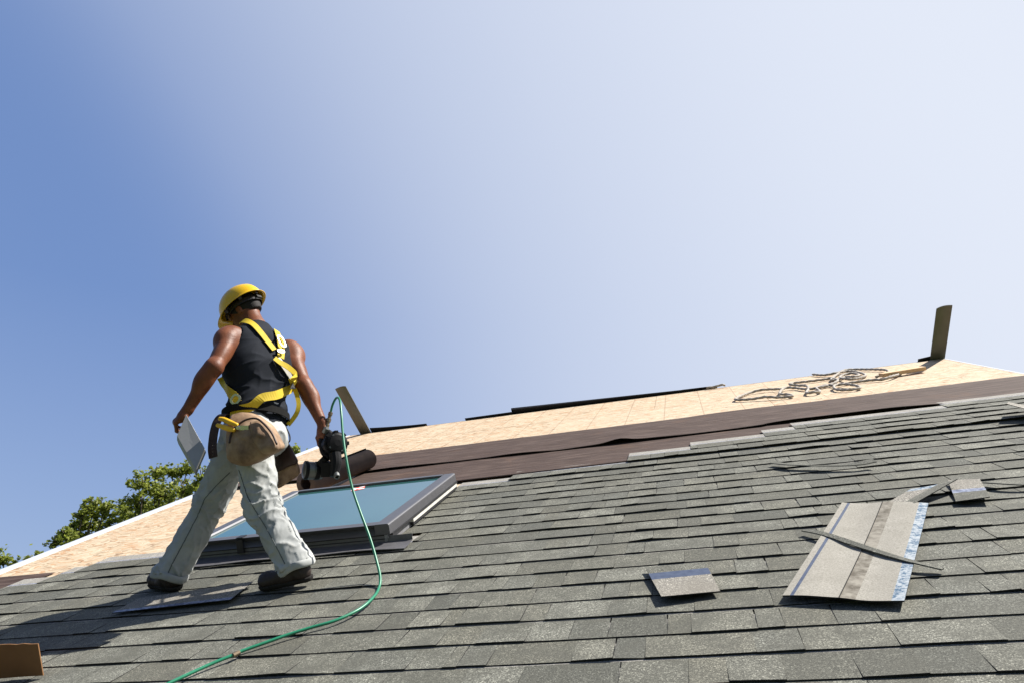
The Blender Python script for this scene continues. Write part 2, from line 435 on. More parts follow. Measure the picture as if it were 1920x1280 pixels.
# ------------------------------------------------------------------ shingles (laminated, one sheet of courses)
sv, sf, smi, st, sh_ = [], [], [], [], []
def wob(u, v):                         # long soft waves of the courses
    return .007 * noise.noise(Vector((u * .7, v * .9, 3))) + .003 * noise.noise(Vector((u * 2.3, v * 3, 7)))
def seg(u0, u1, vb, thick, tint, hue, lift, lift2, skew0, skew1, base, top, dv):
    """one tab: exposed face, then the pale headlap above it"""
    nu = max(2, int((u1 - u0) / .07)); rows = [0, .25, .6, 1.0]
    b = len(sv)
    def zt(u, t, f):
        w = wob(u, vb)
        return base + (thick + (lift * (1 - f) + lift2 * f)) * (1 - t) ** 1.5 + .0032 * (1 - t) + .0028 + .5 * abs(w) * (1 - t)
    for t in rows:
        for i in range(nu + 1):
            f = i / nu; u = u0 + (u1 - u0) * f + (skew0 * (1 - f) + skew1 * f) * t
            v = vb + wob(u, vb) * 1.0 + dv + (EXPO + .004) * t + (noise.noise(Vector((u * 30, vb * 9, 1))) * .0012 if t == 0 else 0)
            sv.append(Vector((u, v, zt(u, t, f)))); st.append(tint); sh_.append(hue)
    for r in range(3):
        for i in range(nu):
            a = b + r * (nu + 1) + i; sf.append((a, a + 1, a + nu + 2, a + nu + 1)); smi.append(0)
    # butt face and the two ends
    c = len(sv)
    for i in range(nu + 1):
        p = sv[b + i]; sv.append(Vector((p.x, p.y + .001, p.z - .0035 - thick * .75))); st.append(0); sh_.append(0)
    for i in range(nu): sf.append((c + i, c + i + 1, b + i + 1, b + i)); smi.append(3)
    for e in (0, nu):
        ids = [b + r * (nu + 1) + e for r in range(4)]; lo = []
        for q in ids:
            p = sv[q]; lo.append(len(sv)); sv.append(Vector((p.x, p.y, max(base - .004, p.z - .004 - thick * .8)))); st.append(0); sh_.append(0)
        for r in range(3):
            f4 = (lo[r], lo[r + 1], ids[r + 1], ids[r]); sf.append(f4 if e == 0 else f4[::-1]); smi.append(3)
def headlap(u0, u1, vb, base, H):
    nu = max(2, int((u1 - u0) / .15)); b = len(sv)
    rows = [(EXPO - .004, 2), (EXPO + .008, 1), (EXPO + .019, 1), (H, 1)]
    for t, _ in rows:
        for i in range(nu + 1):
            u = u0 + (u1 - u0) * i / nu; sv.append(Vector((u, vb + t + wob(u, vb), base + .0015 + .0035 * (1 - t / H)))); st.append(.5); sh_.append(rnd.random() * .3)
    for r in range(3):
        for i in range(nu):
            a = b + r * (nu + 1) + i; sf.append((a, a + 1, a + nu + 2, a + nu + 1)); smi.append(2 if r == 1 else 1)
def course(k, ranges, base):
    vb = V0 + k * EXPO
    for (a, b) in ranges:
        headlap(a, b, vb, base, .302)
        u = a - U(0, .2); first = True; dv = U(-.003, .003); nxt = u + 1.0; lf = 0; thick_ = rnd.random() < .5
        while u < b:
            w = rnd.choice((.09, .11, .14, .17, .20, .25, .30)) * U(.9, 1.1)
            e = u + w; brk = False
            if e > nxt - .05: e = nxt; brk = True
            u0, u1 = max(u, a), min(e, b)
            if u1 - u0 > .012:
                th = .0046 if thick_ else .0012
                tint = min(1, max(0, rnd.gauss(.56 if thick_ else .40, .25)))
                l2 = max(0, rnd.gauss(0, .0028)) if thick_ else 0
                s0 = U(-.004, .004)
                seg(u0, u1 - .0012, vb, th, tint, rnd.random() ** 2, lf, l2, 0 if first else s0, U(-.004, .004), base, 0, dv + (0 if thick_ else .0015))
                lf = l2
            if brk: nxt = e + 1.0; dv = U(-.0045, .0045); lf = max(0, rnd.gauss(0, .003)); u = e; thick_ = rnd.random() < .65
            else: u = e; thick_ = not thick_ if rnd.random() < .8 else thick_
            first = False
kmin = int((EAVE - V0) / EXPO) + 1
SKL, SKR = -3.2, -1.83                 # skylight gap
for k in range(kmin, 24):
    vb = V0 + k * EXPO; R0 = UR - .035
    if vb < 3.40: rg = [(UL + .112, R0)]
    elif vb < 3.56: rg = [(-4.42, R0)]
    elif vb < 3.75: rg = [(-4.18, R0)]
    elif vb < 3.90: rg = [(-4.06, -3.16), (-1.66, R0)]
    elif vb < 5.15: rg = [(SKR + .02, R0)]
    elif vb < 5.3: rg = [(-1.40, R0)]
    elif vb < 5.45: rg = [(-.50, R0)]
    elif vb < 5.65: rg = [(-.02, R0)]
    elif vb < 5.80: rg = [(.55, R0)]
    elif vb < 5.95: rg = [(.80, R0)]
    elif vb < 6.15: rg = [(1.95, R0)]
    else: break
    course(k, rg, .019 if vb > 5.3 else (.006 if vb > 5.15 else 0.0))
shg = mesh_obj('shingles', sv, sf, parent=house, roof=True, mats=[SHING, HEAD, SEAL, EDGE], midx=smi, attrs={'tint': st, 'hue': sh_})

# ------------------------------------------------------------------ felt
def felt_sheet(name, u0, u1, vlo, vhi, amp=.006, edge=.0, seed=0, n0=-.006, mat=None, nv=14, label=None, lifts=()):
    nu = int((u1 - u0) / .05); vs_, fs_ = [], []
    for j in range(nv + 1):
        t = j / nv
        for i in range(nu + 1):
            u = u0 + (u1 - u0) * i / nu
            v = (vlo(u) if callable(vlo) else vlo) * (1 - t) + (vhi(u) if callable(vhi) else vhi) * t
            q = Vector((u * .9, v * 2.2, seed))
            z = n0 + amp * max(0, noise.noise(q)) * 1.6 + amp * .5 * abs(noise.noise(q * 2.7)) + amp * .9 * max(0, math.sin(v * 5 - u * .55 + seed)) ** 4
            z += (.007 if edge else 0) * (1 - t) ** 5 + edge * (max(0, noise.noise(Vector((u * 1.6, seed, 2))) + .12)) * (1 - t) ** 5
            for (lu, lw, lh) in lifts: z += lh * math.exp(-((u - lu) / lw) ** 2) * (1 - t) ** 4
            vs_.append(Vector((u, v, z)))
    W = nu + 1
    for j in range(nv):
        for i in range(nu):
            a = j * W + i; fs_.append((a, a + 1, a + W + 1, a + W))
    # hem down to the deck side with a thin lip
    b = len(vs_)
    for i in range(W): p = vs_[i]; vs_.append(Vector((p.x, p.y + .002, p.z - .002)))
    for i in range(nu): fs_.append((b + i, b + i + 1, i + 1, i))
    return mesh_obj(name, vs_, fs_, mat or FELT, house, smooth=True, roof=True, label=label)
felt_sheet('underlayment', -3.12, UR - .005, lambda u: 5.37 + .03 * (u + 1.85) if u < 0 else 5.42, 6.33, .003, .008, 1, n0=.003)
felt_sheet('underlayment', -4.62, UR - .003, lambda u: 6.24 + .02 * math.sin(u * 2) + (.03 if u > .6 else 0), lambda u: 7.28 + .03 * math.sin(u * .8), .008, .018, 5, n0=.007, nv=18,
           lifts=((-.62, .12, .03), (.95, .5, .012), (1.6, .35, .015)))
felt_sheet('underlayment', UL + .05, -4.28, 3.40, 3.90, .003, 0, 3, n0=-.003)
# black sheets of the far slope peeping over the ridge
def ridge_sheet(u0, u1, h0, h1, t0=.02, th=.01, curve=0):
    n = 24; vs_ = []; fs_ = []
    for i in range(n + 1):
        f = i / n; u = u0 + (u1 - u0) * f; lift = h0 + (h1 - h0) * f + curve * (1 - 4 * (f - .5) ** 2)
        for a, b in ((-.6, .004), (-.2, .012 + lift * .4), (t0, .012 + lift), (t0, .012 + lift + th * (1 - .85 * f)), (-.2, .014 + lift * .4 + th * (1 - .85 * f)), (-.6, .012)):
            vs_.append(FS(u, a, b))
    for i in range(n):
        for k in range(6): fs_.append((i * 6 + k, i * 6 + (k + 1) % 6, i * 6 + 6 + (k + 1) % 6, i * 6 + 6 + k))
    fs_ += [(5, 4, 3, 2, 1, 0), tuple(n * 6 + k for k in range(6))]
    return mesh_obj('ridge_felt', vs_, fs_, BLACK_FELT, house, smooth=False)
def ru(x, y):                          # u on the ridge line
    return RP(x, y).x
def ridge_u(x):
    lo, hi = -8, 6
    for _ in range(50):
        mid = (lo + hi) / 2; w = S(mid, RIDGE, 0); c = R.transposed() @ (w - CAM)
        if c.x / c.z * F + 960 < x: lo = mid
        else: hi = mid
    return lo
ridge_sheet(ridge_u(692), ridge_u(800), .055, .0, curve=-.01)
ridge_sheet(ridge_u(872), ridge_u(960), .0, .012, th=.006)
ridge_sheet(ridge_u(958), ridge_u(1285), .060, .004, th=.03)
ridge_sheet(ridge_u(1280), ridge_u(1345), .004, .004, th=.008)
ridge_sheet(ridge_u(1722), ridge_u(1748), .0, .03, th=.008)

# ------------------------------------------------------------------ skylight
GREY = simple('grey_cladding', (.10, .10, .108), .42, .5, metal=.35, var=.06)
DARKF = simple('dark_frame', (.018, .018, .02), .45, .4)
LEAD = simple('apron_flashing', (.115, .112, .118), .5, .5, metal=.3)
ALU = simple('bare_aluminium', (.72, .70, .64), .4, .5, metal=.25)
a0, a1, b0, b1 = -3.17, -1.778, 3.80, 5.09
sk = MB()
def ringbox(mb, x0, x1, y0, y1, z0, z1, w, mm=0):
    mb.box(x0, x1, y0, y0 + w, z0, z1, mm); mb.box(x0, x1, y1 - w, y1, z0, z1, mm)
    mb.box(x0, x0 + w, y0 + w, y1 - w, z0, z1, mm); mb.box(x1 - w, x1, y0 + w, y1 - w, z0, z1, mm)
ringbox(sk, a0 + .035, a1 - .035, b0 + .03, b1 - .03, -.02, .062, .05)
skyl = sk.obj('skylight', DARKF, house, roof=True, label='large fixed skylight with teal glass and grey metal cladding')
def child(mb, name, mat, **kw):
    o = mb.obj(name, mat, None, **kw); o.parent = skyl; return o
mb = MB()
# rounded bottom rail, side rails, thin top rail
T = .132
prof = []
for i in range(9):
    a = math.pi / 2 * (1 - i / 8); prof.append((b0 + .032 - .032 * math.cos(math.pi / 2 - a), T - .032 + .032 * math.sin(a)))
prof = [(b0 + .085, T - .004)] + [(b0 + .06, T)] + prof + [(b0, T - .062), (b0 + .085, T - .062)]
mb.prism(prof, a0 + .002, a1 - .068)
def sprof(x0, s):
    pr = [(0, 0), (0, .05)] + [(.014 - .014 * math.cos(i * math.pi / 8), .05 + .012 * math.sin(i * math.pi / 8)) for i in range(1, 5)] + [(.085, .062), (.092, .052), (.092, 0)]
    vs_ = []
    for y in (b0 - .002, b1): vs_ += [Vector((x0 + s * px_, y, T - .060 + pz)) for px_, pz in pr]
    n = len(pr); fs_ = [(i, (i + 1) % n, n + (i + 1) % n, n + i) for i in range(n)] + [tuple(range(n - 1, -1, -1)), tuple(range(n, 2 * n))]
    mb.add(vs_, fs_ if s > 0 else [f[::-1] for f in fs_])
sprof(a1 + .002, -1); sprof(a0 - .002, 1)
mb.box(a0 + .09, a1 - .09, b1 - .045, b1 - .001, T - .06, T + .004)
child(mb, 'cladding', GREY, smooth=False)
mb = MB(); mb.box(a0 + .09, a1 - .09, b0 + .083, b1 - .043, T - .028, T - .012)
m = NT('tinted_glass', .03, .9); m.b.inputs['IOR'].default_value = 1.9
v = m.coord(); m.base(m.mix(m.noise(v, 2.0, 2), (.025, .095, .095), (.045, .14, .135))); m.b.inputs['Coat Weight'].default_value = .5; m.b.inputs['Coat Roughness'].default_value = .02
child(mb, 'glass', m.m)
mb = MB()
mb.box(a0 + .015, a1 - .015, b0 + .012, b0 + .06, .058, T - .064); mb.box(a0 + .02, a1 - .012, b0 + .008, b0 + .05, .048, .0575, 1)
mb.box(a0 + .03, a1 - .03, b0 + .004, b0 + .05, .006, .047)
child(mb, 'counterflashing', None, mats=[DARKF, simple('bronze_lip', (.30, .20, .11), .4, .5, metal=.5)])
mb = MB()
q = -.03
mb.box(a1 - .030, a1 + .006, b0 + .36, b1 - .01, .036, .058); mb.box(a1 - .032, a1 + .009, b0 + .02, b1, .0585, T - .0612, 1)
mb.box(a1 - .034, a1 + .003, b0 + .36, b1 - .01, .016, .0355, 1)
child(mb, 'side_rail', None, mats=[ALU, DARKF])
mb = MB()
mb.box(a1 - .038, a1 - .02, b0 + .0, b1, .008, .0475); mb.box(a1 - .036, a1 - .012, b0 + .0, b0 + .355, .0478, T - .0625)
SFL = simple('grey_flashing', (.22, .22, .23), .45, .5, metal=.3); child(mb, 'side_flashing', SFL)
mb = MB(); mb.box(a0 + .02, a0 + .038, b0, b1, .008, .0615); child(mb, 'side_flashing', SFL)
mb = MB(); n = 30
for i in range(n + 1):
    u = a0 + .06 + (-1.645 - a0 - .06) * i / n - 0
    for v_, z in ((b0 - .125 + .006 * math.sin(u * 5), .024 + .004 * math.sin(u * 9)), (b0 - .07, .021), (b0 + .002, .030), (b0 + .008, .062)):
        mb.v.append(Vector((u, v_, z))); mb.a.append(0)
for i in range(n):
    for k in range(3):
        a = i * 4 + k; mb.f.append((a, a + 4, a + 5, a + 1)); mb.m.append(0)
o = child(mb, 'apron_flashing', LEAD); sm = o.modifiers.new('s', 'SOLIDIFY'); sm.thickness = .004
mb = MB()
uc = RP(477, 1000, .11).x
mb.box(uc - .022, uc + .022, b0 - .008, b0 - .001, .04, T - .01); mb.box(uc - .022, uc + .022, b0 - .0009, b0 + .05, T + .0015, T + .005); child(mb, 'clip', DARKF)
mb = MB(); s0 = RP(690, 901, T)
MX = Matrix.Translation((s0.x, b1 - .12, T - .0105)) @ Matrix.Rotation(.35, 4, 'Z')
mb.box(-.045, .055, -.06, .05, 0, .0006, 0, MX)
m = NT('warning_sticker', .4); v = m.coord(); m.base(m.ramp(m.noise(v, 16, 1), [(.47, (.8, .8, .78)), (.53, (.75, .07, .03))])); child(mb, 'sticker', m.m)

# ------------------------------------------------------------------ the roofer
YC = 2.85
def J(x, y, dy=0.0): return AY(x, y, YC + dy)
CR = mr.copy(); CUP = mu.copy(); CB = mback.copy()                     # picture right / up / towards the viewer, used for reading the pose
UPN = S(0, 0, 1)
hipL, knL, shL, anL = J(471, 812, -.09), J(492, 950, -.10), J(522, 1006, -.07), J(556, 1066, -.02)
hipR, knR, shR2, anR = J(452, 812, .09), J(397, 938, .10), J(366, 1003, .10), J(316, 1088, .10)
Lsh, Lel, Lwr = J(434, 630, -.17), J(401, 688, -.31), J(350, 770, -.30)
Rsh, Rel, Rwr = J(543, 655, .20), J(570, 722, .17), J(605, 795, .20)
pel, wai, che, upc, nek = J(477, 806), J(483, 768), J(483, 700), J(484, 650), J(480, 614)
LAT = (Rsh - Lsh).normalized(); SPN = (nek - pel).normalized(); LAT = (LAT - SPN * LAT.dot(SPN)).normalized(); FWD = LAT.cross(SPN) * -1
if FWD.x > 0: FWD = -FWD
FLT = Vector((FWD.x, FWD.y, 0)).normalized()

# feet on the shingles, ankles above them
q = RP(338, 1112); q.z = .022; heelR = S(*q); toeR = S(q.x - .262, q.y + .125, .022)
q = RP(492, 1110); q.z = .022; toeL = S(*q); heelL = AY(593, 1083, toeL.y + .02)
heelL = toeL + (heelL - toeL).normalized() * .285
anR = heelR + (toeR - heelR) * .28 + UPN * .075; anL = heelL + (toeL - heelL) * .34 + Vector((0, 0, 1)) * .06 + UPN * .02
knL.y = (hipL.y + anL.y) / 2 - .03; 
knL, shL = J(492, 950, -.10 * .5), J(524, 1006, (anL.y - YC) * .5 - .03)
knR, shR2 = J(397, 938, .10), J(363, 1003, .10 + (anR.y - YC - .10) * .5)
print('ANK', [tuple(round(c / (R.transposed() @ (a - CAM)).z * F + o) for c, o in zip((R.transposed() @ (a - CAM))[:2], (960, 640))) for a in (anR, anL)], anR.y - YC, anL.y - YC)

# head frame
yaw = Vector((-.97, .24, 0)).normalized(); HF = (yaw * math.cos(.52) - Vector((0, 0, 1)) * math.sin(.52)).normalized()
HR = Vector((0, 0, 1)).cross(HF).normalized() * -1      # his right
HU = HR.cross(HF).normalized()
if HU.z < 0: HU = -HU
HC = J(459, 584, .0)
ROLL = Matrix.Rotation(-.34, 3, HF); HR = ROLL @ HR; HU = ROLL @ HU
HM = Matrix((HR, HF, HU)).transposed()                  # columns right, front, up

def torso(f, g=0.0, k=.04):
    f.cap(pel - SPN * .03, wai, .112 + g, .100 + g, k, LAT, 1.35)
    f.cap(wai, che, .100 + g, .128 + g, k, LAT, 1.36)
    f.cap(che, upc, .128 + g, .110 + g, k, LAT, 1.42)
    f.cap(upc - SPN * .01 - LAT * .085 + FWD * -.01, nek - SPN * .01, .072 + g, .052 + g, k)
    f.cap(upc - SPN * .01 + LAT * .085 + FWD * -.01, nek - SPN * .01, .072 + g, .052 + g, k)
    for s in (-1, 1):
        f.ell(che + LAT * s * .085 - FWD * .055 + SPN * .05, (.085 + g, .06 + g, .11 + g), Matrix((LAT, FWD, SPN)).transposed(), k)   # shoulder blade
        f.ell(che + LAT * s * .075 + FWD * .075 + SPN * .03, (.08 + g, .05 + g, .06 + g), Matrix((LAT, FWD, SPN)).transposed(), k)
        f.cap(che + LAT * s * .13 - SPN * .02, upc + LAT * s * .13 - SPN * .01, .050 + g, .055 + g, k)                       # flank of the back
def bounds(pts, pad):
    a = np.array([tuple(p) for p in pts]); return a.min(0) - pad, a.max(0) + pad

def hand(f, W, D, N, ts, curl, spread=1.0, thumb=(.7, .6, .4), curls=None):
    D = D.normalized(); N = (N - D * N.dot(D)).normalized(); A = D.cross(N)
    f.cap(W - D * .01, W + D * .03, .027, .026, .012, A, 1.1)
    f.cap(W + D * .025, W + D * .078, .0165, .0165, .012, A, 2.3)
    f.ell(W + D * .04 + A * ts * .024 + N * .010, (.020, .018, .028), Matrix((A, N, D)).transposed(), .01)
    L = ((.043, .026, .021), (.048, .030, .023), (.044, .028, .022), (.034, .021, .019))
    for i in range(4):
        off = (1.5 - i) * .0205 * ts * spread
        p = W + D * (.083 - .004 * abs(i - 1.3)) + A * off
        f.ell(p, (.0115, .0115, .0115), None, .008)
        ang = .15; c = curls[i] if curls else curl; r = .0098 if i < 3 else .0085
        for j, l in enumerate(L[i]):
            ang += c[j]; d = D * math.cos(ang) + N * math.sin(ang) + A * ts * .04 * (1.5 - i) * (j == 0)
            q = p + d * l; f.cap(p, q, r, r * .93, .004); p = q; r *= .93
    t = (A * ts * thumb[0] + D * thumb[1] + N * thumb[2]).normalized()
    p = W + D * .022 + A * ts * .026 + N * .006; q = p + t * .044; f.cap(p, q, .014, .0115, .012)
    t2 = (t + N * .5 + D * .35).normalized(); f.cap(q, q + t2 * .032, .0115, .0095, .006)

def arm(f, sh, el, wr, out):
    ax = (el - sh).normalized(); fo = (wr - el).normalized()
    f.cap(sh - LAT * out * .01, el, .062, .045, .03)
    f.ell(sh + ax * .045 + LAT * out * .018, (.068, .068, .09), frame_z((0, 0, 0), ax).to_3x3(), .03)      # deltoid
    bend = ((sh + wr) / 2 - el).normalized()
    f.ell(sh + ax * ((el - sh).length * .58) + bend * .018, (.042, .042, .085), frame_z((0, 0, 0), ax).to_3x3(), .02)   # biceps
    f.ell(sh + ax * ((el - sh).length * .50) - bend * .022, (.043, .043, .10), frame_z((0, 0, 0), ax).to_3x3(), .02)   # triceps
    f.ell(el, (.042, .042, .044), None, .02)
    f.cap(el, wr, .046, .027, .025)
    f.ell(el + fo * .075 + LAT * out * .012, (.053, .047, .09), frame_z((0, 0, 0), fo).to_3x3(), .02)
    f.cap(el + fo * .12, wr, .036, .024, .015)

LD = (J(322, 797, -.31) - Lwr).normalized(); LN = (CR * .75 - CUP * .35 - CB * .45).normalized()
RD = (J(598, 836, .20) - Rwr).normalized(); RN = (CR * .55 - CB * .75 + CUP * .05).normalized()
lo, hi = bounds([pel, nek, HC + HU * .12, HC + HF * .12, Lel, Lwr, Rwr, J(318, 812, -.31), J(600, 850, .2), Rsh, Lsh, hipL, hipR], .17)
lo = np.minimum(lo, np.array(bounds([anL, anR, knL, knR], .06)[0])); hi = np.maximum(hi, np.array(bounds([anL, anR, knL, knR], .06)[1]))
f = Field(lo, hi, .0055)
torso(f)
for h_, k_, a_ in ((hipL, knL, anL), (hipR, knR, anR)):
    f.cap(h_, k_, .080, .055, .05); f.cap(k_, a_, .055, .030, .03); f.cap(k_, a_ , .05, .03, .02)
arm(f, Lsh, Lel, Lwr, -1); arm(f, Rsh, Rel, Rwr, 1)
# neck and head
f.cap(nek - SPN * .02, HC - HU * .02 - HF * .02, .066, .058, .03)
f.ell(HC + HU * .02 - HF * .008, (.076, .098, .095), HM, .02)
f.ell(HC - HU * .045 + HF * .030, (.058, .066, .062), HM, .03)             # jaw
f.ell(HC - HU * .092 + HF * .072, (.022, .018, .016), HM, .02)              # chin
f.cap(HC + HU * .012 + HF * .092, HC - HU * .030 + HF * .112, .009, .014, .012)   # nose
f.ell(HC - HU * .032 + HF * .103, (.018, .010, .008), HM, .008)
f.cap(HC + HU * .022 + HF * .090 - HR * .04, HC + HU * .022 + HF * .090 + HR * .04, .010, .010, .012)  # brow
for s in (-1, 1):
    f.ell(HC + HR * s * .034 + HF * .060 - HU * .022, (.024, .026, .022), HM, .02)      # cheek
    f.ell(HC + HR * s * .031 + HF * .094 + HU * .002, (.012, .008, .009), HM, .006, sub=True)
    f.ell(HC + HR * s * .031 + HF * .084 + HU * .002, (.013, .012, .012), HM, 0)          # eyeball
    f.ell(HC + HR * s * .077 - HF * .012 - HU * .012, (.010, .020, .033), HM, .004)      # ear
    f.ell(HC + HR * s * .088 - HF * .008 - HU * .008, (.008, .010, .018), HM, .003, sub=True)
f.cap(HC - HU * .058 + HF * .098 - HR * .02, HC - HU * .058 + HF * .098 + HR * .02, .0075, .0075, .005)
f.cap(HC - HU * .068 + HF * .094 - HR * .016, HC - HU * .068 + HF * .094 + HR * .016, .0075, .0075, .004)
hand(f, Lwr, LD, LN, 1, (.75, .95, .6), thumb=(.5, .5, .8))
hand(f, Rwr, RD, RN, -1, (1.0, 1.15, .75), thumb=(.45, .7, .75), curls=[(.35, .5, .4), (1.0, 1.2, .8), (1.0, 1.2, .8), (1.0, 1.2, .8)])
V, Fc = f.mesh(1)
m = NT('skin', .5, .26); v = m.coord(); sk1 = m.noise(v, 14, 4); sk2 = m.noise(v, 220, 2)
c = m.ramp(sk1, [(.3, (.115, .036, .015)), (.55, (.165, .055, .023)), (.75, (.205, .072, .031))])
m.base(m.mix(m.ramp(sk2, [(.35, .25), (.6, 0)]), c, (.13, .05, .03))); m.b.inputs['Subsurface Weight'].default_value = .06
m.b.inputs['Subsurface Radius'].default_value = (.02, .008, .004); m.bump(m.math('ADD', sk2, m.math('MULTIPLY', m.noise(v, 45, 3), 2.0)), .35, .002); SKIN = m.m
bd = f; base_loc = (RC(anL) * .5 + RC(anR) * .5); base_loc = S(base_loc.x, base_loc.y, 0)
person = mesh_obj('person', V, Fc, SKIN, smooth=True)
tag(person, 'roofer in yellow hard hat and harness striding up the roof with tools in both hands', 'person')
mesh_body = BVHTree.FromPolygons([Vector(x) for x in V], [tuple(q) for q in Fc])

# hair
f = Field(*bounds([HC + HU * .12, HC - HF * .12, HC + HF * .1, HC + HR * .1, HC - HR * .1, HC - HU * .1], .01), .005)
f.ell(HC + HU * .022 - HF * .014, (.081, .101, .098), HM, 0); f.cap(HC - HF * .055 - HU * .02, HC - HF * .055 - HU * .055, .052, .045, .02)
f.cut(HC - HU * .052, -HU + HF * .0); f.cut(HC + HF * .055, HF * 1.0 - HU * .15)
f.ell(HC + HR * .0 + HF * .06 - HU * .05, (.12, .055, .06), HM, 0, sub=True)
V, Fc = f.mesh(1); mesh_obj('hair', V, Fc, simple('hair', (.012, .009, .008), .7, .3, bump=.6, bscale=300), person, smooth=True)

def fbm(p): return noise.noise(p) + .5 * noise.noise(p * 2.1)
def ridged(p): return 1 - 2 * abs(noise.noise(p))
def displace(V, Fc, fn):
    N = vnormals(V, Fc); out = V.copy()
    for i in range(len(V)):
        p = Vector(V[i]); out[i] = V[i] + N[i] * fn(p, Vector(N[i]))
    return out

# sleeveless shirt
f = Field(*bounds([pel, nek, Lsh, Rsh, wai - FWD * .1, wai + FWD * .1], .15), .0055)
torso(f, .011, .045)
f.cap(pel + SPN * .0, wai, .125, .112, .04, LAT, 1.34)
f.cut(nek + SPN * -.004 - FWD * .0, (SPN * 1.0 + FWD * .30)); f.cut(pel + SPN * .012, -SPN * 1.0 + FWD * .12 - LAT * .18)
TM = Matrix((LAT, FWD, SPN)).transposed()
f.ell(Lsh - LAT * .050 + SPN * .01, (.092, .12, .105), TM, 0, sub=True); f.ell(Rsh + LAT * .050 + SPN * .01, (.092, .12, .105), TM, 0, sub=True)
V, Fc = f.mesh(1)
def shirtfold(p, n):
    q = p - pel; s = q.dot(SPN); l = q.dot(LAT); low = max(0, 1 - s / .42)
    a = ridged(Vector((l * 5 + s * 4, s * 15 - l * 9, 1.3)))
    b = ridged(Vector((l * 13, s * 4.5 + l * 3, 4.1)))
    return .0035 * max(0, a) ** 2 * (1.0 + 2.2 * low) + .004 * max(0, b) ** 2 * (.4 + low) + .004 * noise.noise(q * 6) * (1 + low) 
V = displace(V, Fc, shirtfold)
m = NT('dark_cotton', .85, .15); v = m.coord(); m.base(m.ramp(m.noise(v, 8, 4), [(.3, (.008, .010, .015)), (.7, (.014, .017, .024))])); m.bump(m.noise(v, 500, 2), .3, .001)
shirt = mesh_obj('shirt', V, Fc, m.m, person, smooth=True)
shirt_bvh = BVHTree.FromPolygons([Vector(x) for x in V], [tuple(q) for q in Fc])

# jeans
hemL = anL - (anL - shL).normalized() * .0; hemR = anR
f = Field(*bounds([pel, hipL, hipR, knL, knR, anL, anR, wai], .16), .0065)
f.cap(pel - SPN * .02, wai + SPN * .0, .122, .112, .05, LAT, 1.36)
f.ell(pel - FWD * .055 - LAT * .06 - SPN * .05, (.105, .095, .11), Matrix((LAT, FWD, SPN)).transposed(), .05)
f.ell(pel - FWD * .055 + LAT * .06 - SPN * .05, (.105, .095, .11), Matrix((LAT, FWD, SPN)).transposed(), .05)
legs = [(hipL, knL, shL, anL), (hipR, knR, shR2, anR)]
for i, (a, b, c_, d) in enumerate(legs):
    e = d + (d - c_).normalized() * .02
    f.cap(a, b, .108, .083, .035 if i == 0 else .03); f.cap(b, c_, .083, .079, .03); f.cap(c_, e, .079, .088, .03)
bulk = list(legs)
dL = ((anL - shL).normalized() - UPN * .9).normalized(); dR = ((anR - shR2).normalized() - UPN * .6).normalized()
V, Fc = None, None
f2 = f
# cut the hems square to each shin
for (d, dd) in ((anL, dL), (anR, dR)):
    sl, P = f.block(np.array(d) - .17, np.array(d) + .17)
    q = P - np.array(d)
    f.d[sl] = np.maximum(f.d[sl], q @ np.array(dd) + .005)
f.cut(wai + SPN * .000, SPN - LAT * .0)
V, Fc = f.mesh(1)
def leg_par(p):
    best = (9, 0, 0, None)
    for i, (a, b, c_, d) in enumerate(legs):
        s0 = 0
        for (x, y) in ((a, b), (b, c_), (c_, d)):
            L = (y - x).length; t = max(0, min(1, (p - x).dot(y - x) / L / L)); r = (p - x.lerp(y, t)).length
            if r < best[0]: best = (r, i, s0 + t * L, (y - x).normalized())
            s0 += L
    return best
def jeanfold(p, n):
    r, i, s, d = leg_par(p)
    u = n.dot(LAT); w = n.dot(FWD); ang = math.atan2(u, w)
    L = sum((y - x).length for x, y in zip(legs[i][:-1], legs[i][1:])); kn_ = (legs[i][1] - legs[i][0]).length
    wk = math.exp(-((s - kn_) / .11) ** 2); wa = math.exp(-((s - L) / .12) ** 2); wh = math.exp(-(s / .12) ** 2)
    cx = Vector((math.cos(ang) * 1.1, math.sin(ang) * 1.1, 0))
    warp = .6 * noise.noise(p * 7)
    a = ridged(Vector((cx.x * .9, cx.y * .9, s * 13 + i * 7 + ang * .55 + warp)))
    b = ridged(Vector((cx.x * 2.0 + 5, cx.y * 2.0, s * 27 - ang * 1.3 + warp * 2)))
    g = noise.noise(Vector((cx.x * 1.6, cx.y * 1.6, s * 3.2 + i)))
    e = ridged(Vector((p.x * 11 + s * 4, p.y * 11, p.z * 5)))
    return (.011 * max(0, a) ** 2.2 * (.5 + 1.0 * wk + .9 * wa + .6 * wh) + .0045 * max(0, b) ** 2 * (.35 + wk + .3 * wa)
            + .006 * g + .0035 * max(0, e) ** 2 - .004)
V = displace(V, Fc, jeanfold)
m = NT('washed_denim', .88, .2); v = m.coord(); d1 = m.noise(v, 5, 5, .6); d2 = m.noise(v, 700, 2)
c = m.ramp(d1, [(.3, (.28, .29, .285)), (.5, (.35, .36, .35)), (.7, (.42, .43, .41))])
c = m.mix(m.ramp(m.noise(v, 12, 5, .7), [(.58, 0), (.72, .45)]), c, (.25, .225, .18)); m.base(c); m.bump(d2, .35, .001); DEN = m.m
jeans = mesh_obj('jeans', V, Fc, DEN, person, smooth=True)
jeans_bvh = BVHTree.FromPolygons([Vector(x) for x in V], [tuple(q) for q in Fc])
